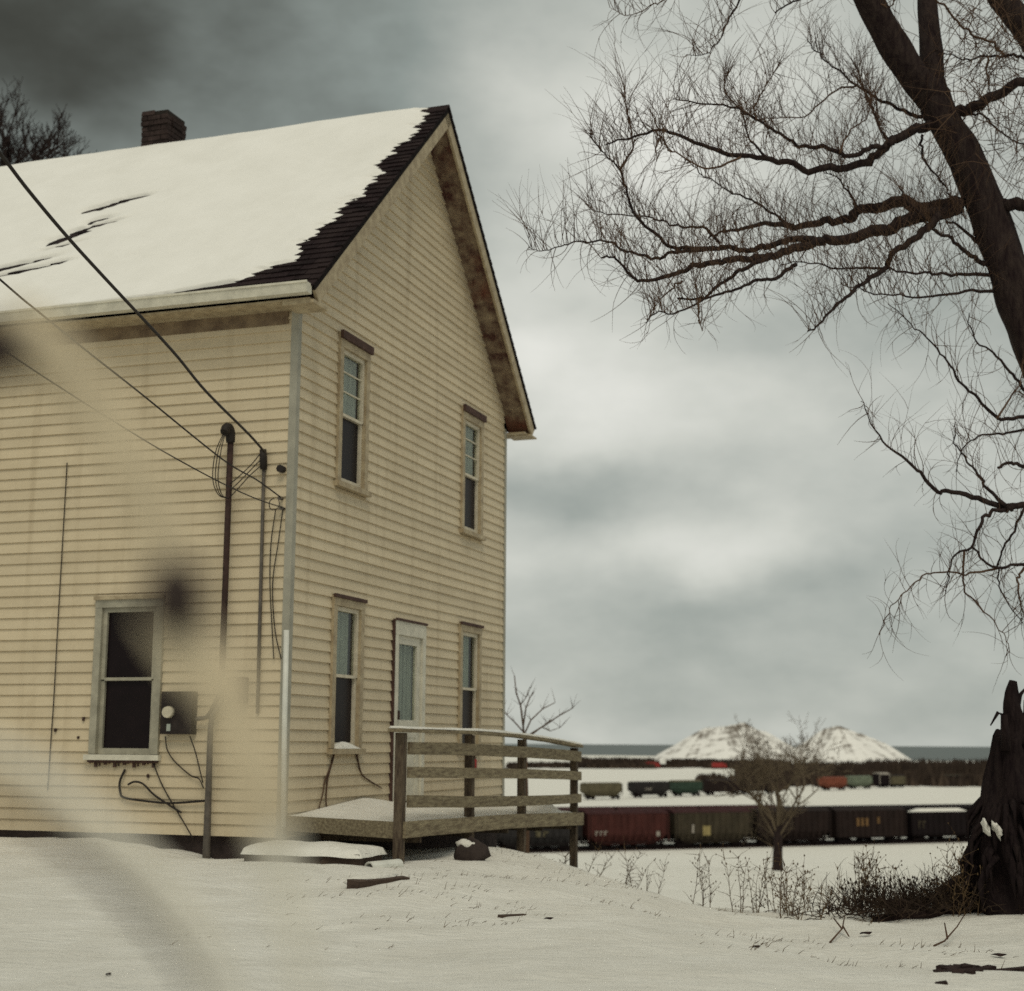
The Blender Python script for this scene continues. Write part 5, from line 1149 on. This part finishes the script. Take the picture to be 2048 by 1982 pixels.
def pile(label, ridge, x0, x1, y0, y1, slope, seed, bare):
    c = ((x0 + x1) / 2, (y0 + y1) / 2); t = thing('gravel_pile', label, 'gravel pile', (c[0], c[1], -12.0), 0, None); m = MB(); A, B = 190, 60; bz = []
    for i in range(A + 1):
        for j in range(B + 1):
            x, y = x0 + (x1 - x0) * i / A, y0 + (y1 - y0) * j / B; h = -1; gl = 0
            for (ax, ay, az), (bx, by, bz_) in zip(ridge, ridge[1:]):
                d = Vector((bx - ax, by - ay)); k = max(0, min(1, ((x - ax) * d.x + (y - ay) * d.y) / d.length_squared)); px, py = ax + d.x * k, ay + d.y * k
                dist = math.hypot(x - px, y - py); g = math.atan2(y - py, x - px)
                v = az + (bz_ - az) * k + 13.6 - slope * dist * (1 + .05 * noise.noise(Vector((g * 5, k * 3, seed)))) + .5 * noise.noise(Vector((x * .09, y * .09, seed)))
                
                if v > h: h = v; gl = 10 * k + g * 6 + px * .35 + (az % 3)
            m.v.append((x - c[0], y - c[1], h)); bz.append(max(-.2, min(.40, .22 * noise.noise(Vector((gl * 1.1, seed, h * .02))) + .12 * noise.noise(Vector((gl * 3.1, seed, 4))) - .03 + sum(b_[2] * math.exp(-((x - b_[0]) / b_[3]) ** 2 - ((h - 13.6 - b_[1]) / b_[4]) ** 2) for b_ in bare))))
    for i in range(A):
        for j in range(B):
            k = i * (B + 1) + j; m.f.append((k, k + B + 1, k + B + 2, k + 1)); m.sm.append(True)
    o = m.build('pile_heap', 'pile', t); at_ = o.data.attributes.new('bare', 'FLOAT', 'POINT'); at_.data.foreach_set('value', bz)
pile('left snow covered gravel pile with dark streaks, behind the field tree', [(166, 1290, 14.5), (184, 1285, 16.0), (200, 1290, 19.5), (206, 1300, 15), (222, 1310, 12)], 100, 275, 1235, 1370, .58, 3.1,
     [(190, 10, .22, 7, 10), (155, 9, .2, 18, 2), (203, 18, .25, 8, 3), (205, 4, .10, 9, 14)])
pile('right snow covered gravel pile with bare dark crest', [(269, 1290, 14.6), (280, 1285, 17.2), (295, 1290, 12.0), (304, 1292, 9.5), (322, 1295, 2.5)], 215, 372, 1240, 1350, .68, 7.7, [(286, 15.5, .32, 13, 3.0), (268, 13, .2, 3, 5), (281, 4, .10, 6, 10), (300, 9, .2, 8, 2.5)])
# far bare scrub and treelines
m, r_ = MB(), random.Random(17)
def bush(x, y, h, w):
    g = gz(x, y); c = Vector((x, y, g))
    for k in range(22):
        a = r_.uniform(0, 6.28); rr = w * math.sqrt(r_.random()) * .5; p = c + Vector((rr * math.cos(a), rr * math.sin(a), 0)); hh = h * r_.uniform(.55, 1.0)
        e = p + Vector((r_.uniform(-.25, .25) * w, r_.uniform(-.25, .25) * w, hh)); s = w * r_.uniform(.12, .24)
        k0 = len(m.v); m.v += [tuple(p + Vector((-s, 0, -.2))), tuple(p + Vector((s, 0, -.2))), tuple(e), tuple(p + Vector((0, s, -.2)))]
        for f in ((0, 1, 2), (1, 3, 2), (3, 0, 2)): m.f.append(tuple(k0 + i for i in f)); m.sm.append(False)
def zone(n, px0, px1, Y0, Y1, h0, h1, w):
    for i in range(n):
        Y = r_.uniform(Y0, Y1); px = r_.uniform(px0, px1); q = at(px, 1500, Y); bush(q.x, q.y, r_.uniform(h0, h1), w)
zone(190, 1020, 1300, 850, 900, 2.0, 4.0, 6); zone(150, 1150, 1310, 900, 960, 4, 6.5, 6); zone(110, 1340, 1425, 900, 960, 4.0, 6.0, 6); zone(70, 1290, 1360, 880, 900, 1.5, 2.6, 5); zone(180, 1412, 1560, 870, 940, 4.0, 6.0, 6)
zone(160, 1400, 1560, 455, 560, 2.5, 4.2, 3.5); zone(330, 1480, 1760, 530, 680, 6.0, 8.2, 5.0); zone(380, 1740, 2250, 550, 680, 7.0, 9.6, 5.0); zone(260, 1700, 2250, 515, 560, 3.5, 6.5, 4); zone(120, 1540, 1720, 500, 560, 3, 6, 4)
zone(90, 900, 1040, 600, 700, 2, 4, 4)
m.build('far_scrub', 'scrub', None, kind='stuff')

# ------------------------------------------------------------------ tall dead weed right in front of the eye
p0 = at(640, 2300, .64); w0 = thing('tall_dead_weed', 'blurred pale dead weed close up across the lower left', 'weed', (p0.x, p0.y, gz(p0.x, p0.y))); B0 = Vector(w0.location)
def np_(x, y, Y=.6): return Vector(at(x, y, Y)) - B0
def ntube(name, mt, pts, rad, n=8):          # radii in millimetres
    s = spline([tuple(p) + (r / 1000,) for p, r in zip(pts, rad)], 6); m = MB(); m.tube([q[:3] for q in s], [max(.0004, q[3]) for q in s], n); return m.build(name, mt, w0)
ntube('stalk', 'greystalk', [Vector((0, 0, -.05)), np_(655, 3200), np_(650, 2400), np_(610, 1990), np_(575, 1800), np_(545, 1660)], [3, 3, 3, 3.5, 5, 8])
ntube('stem', 'paleleaf', [np_(547, 1668), np_(510, 1540), np_(455, 1400), np_(390, 1270)], [8, 9.5, 9.5, 8])
ntube('dead_leaf', 'paleleaf', [np_(390, 1270), np_(335, 1100), np_(265, 930), np_(180, 790), np_(100, 690), np_(30, 620)], [7, 7, 8, 9, 9, 5])
ntube('dead_leaf', 'paleleaf', [np_(470, 1420), np_(420, 1350), np_(350, 1280), np_(290, 1230)], [7, 10, 9, 4])
ntube('dead_leaf', 'paleleaf', [np_(455, 1400), np_(470, 1380), np_(490, 1350), np_(498, 1310)], [7, 8, 6, 3])
m = MB(); m.lump(np_(350, 1185, .585), (.0135, .007, .0145), 2, 12, .45); m.build('seed_head', 'rock', w0)
m = MB(); m.lump(np_(-15, 700, .6), (.018, .008, .012), 4, 12, .45); m.build('seed_head', 'rock', w0)
ntube('stalk', 'greystalk', [Vector((.01, .01, -.05)), np_(560, 3200), np_(545, 2400), np_(480, 2080), np_(405, 1890), np_(310, 1760), np_(200, 1650), np_(60, 1540), np_(-80, 1470)], [3, 3, 3, 3, 4.5, 6, 6, 5, 2.5])
ntube('stalk', 'rock', [Vector((-.01, .01, -.05)), np_(480, 3200), np_(465, 2500), np_(425, 2100), np_(372, 1940), np_(285, 1830), np_(190, 1740), np_(60, 1640), np_(-80, 1580)], [1.2, 1.2, 1.2, 1.2, 1.6, 2.4, 2.6, 2.4, 1.2])
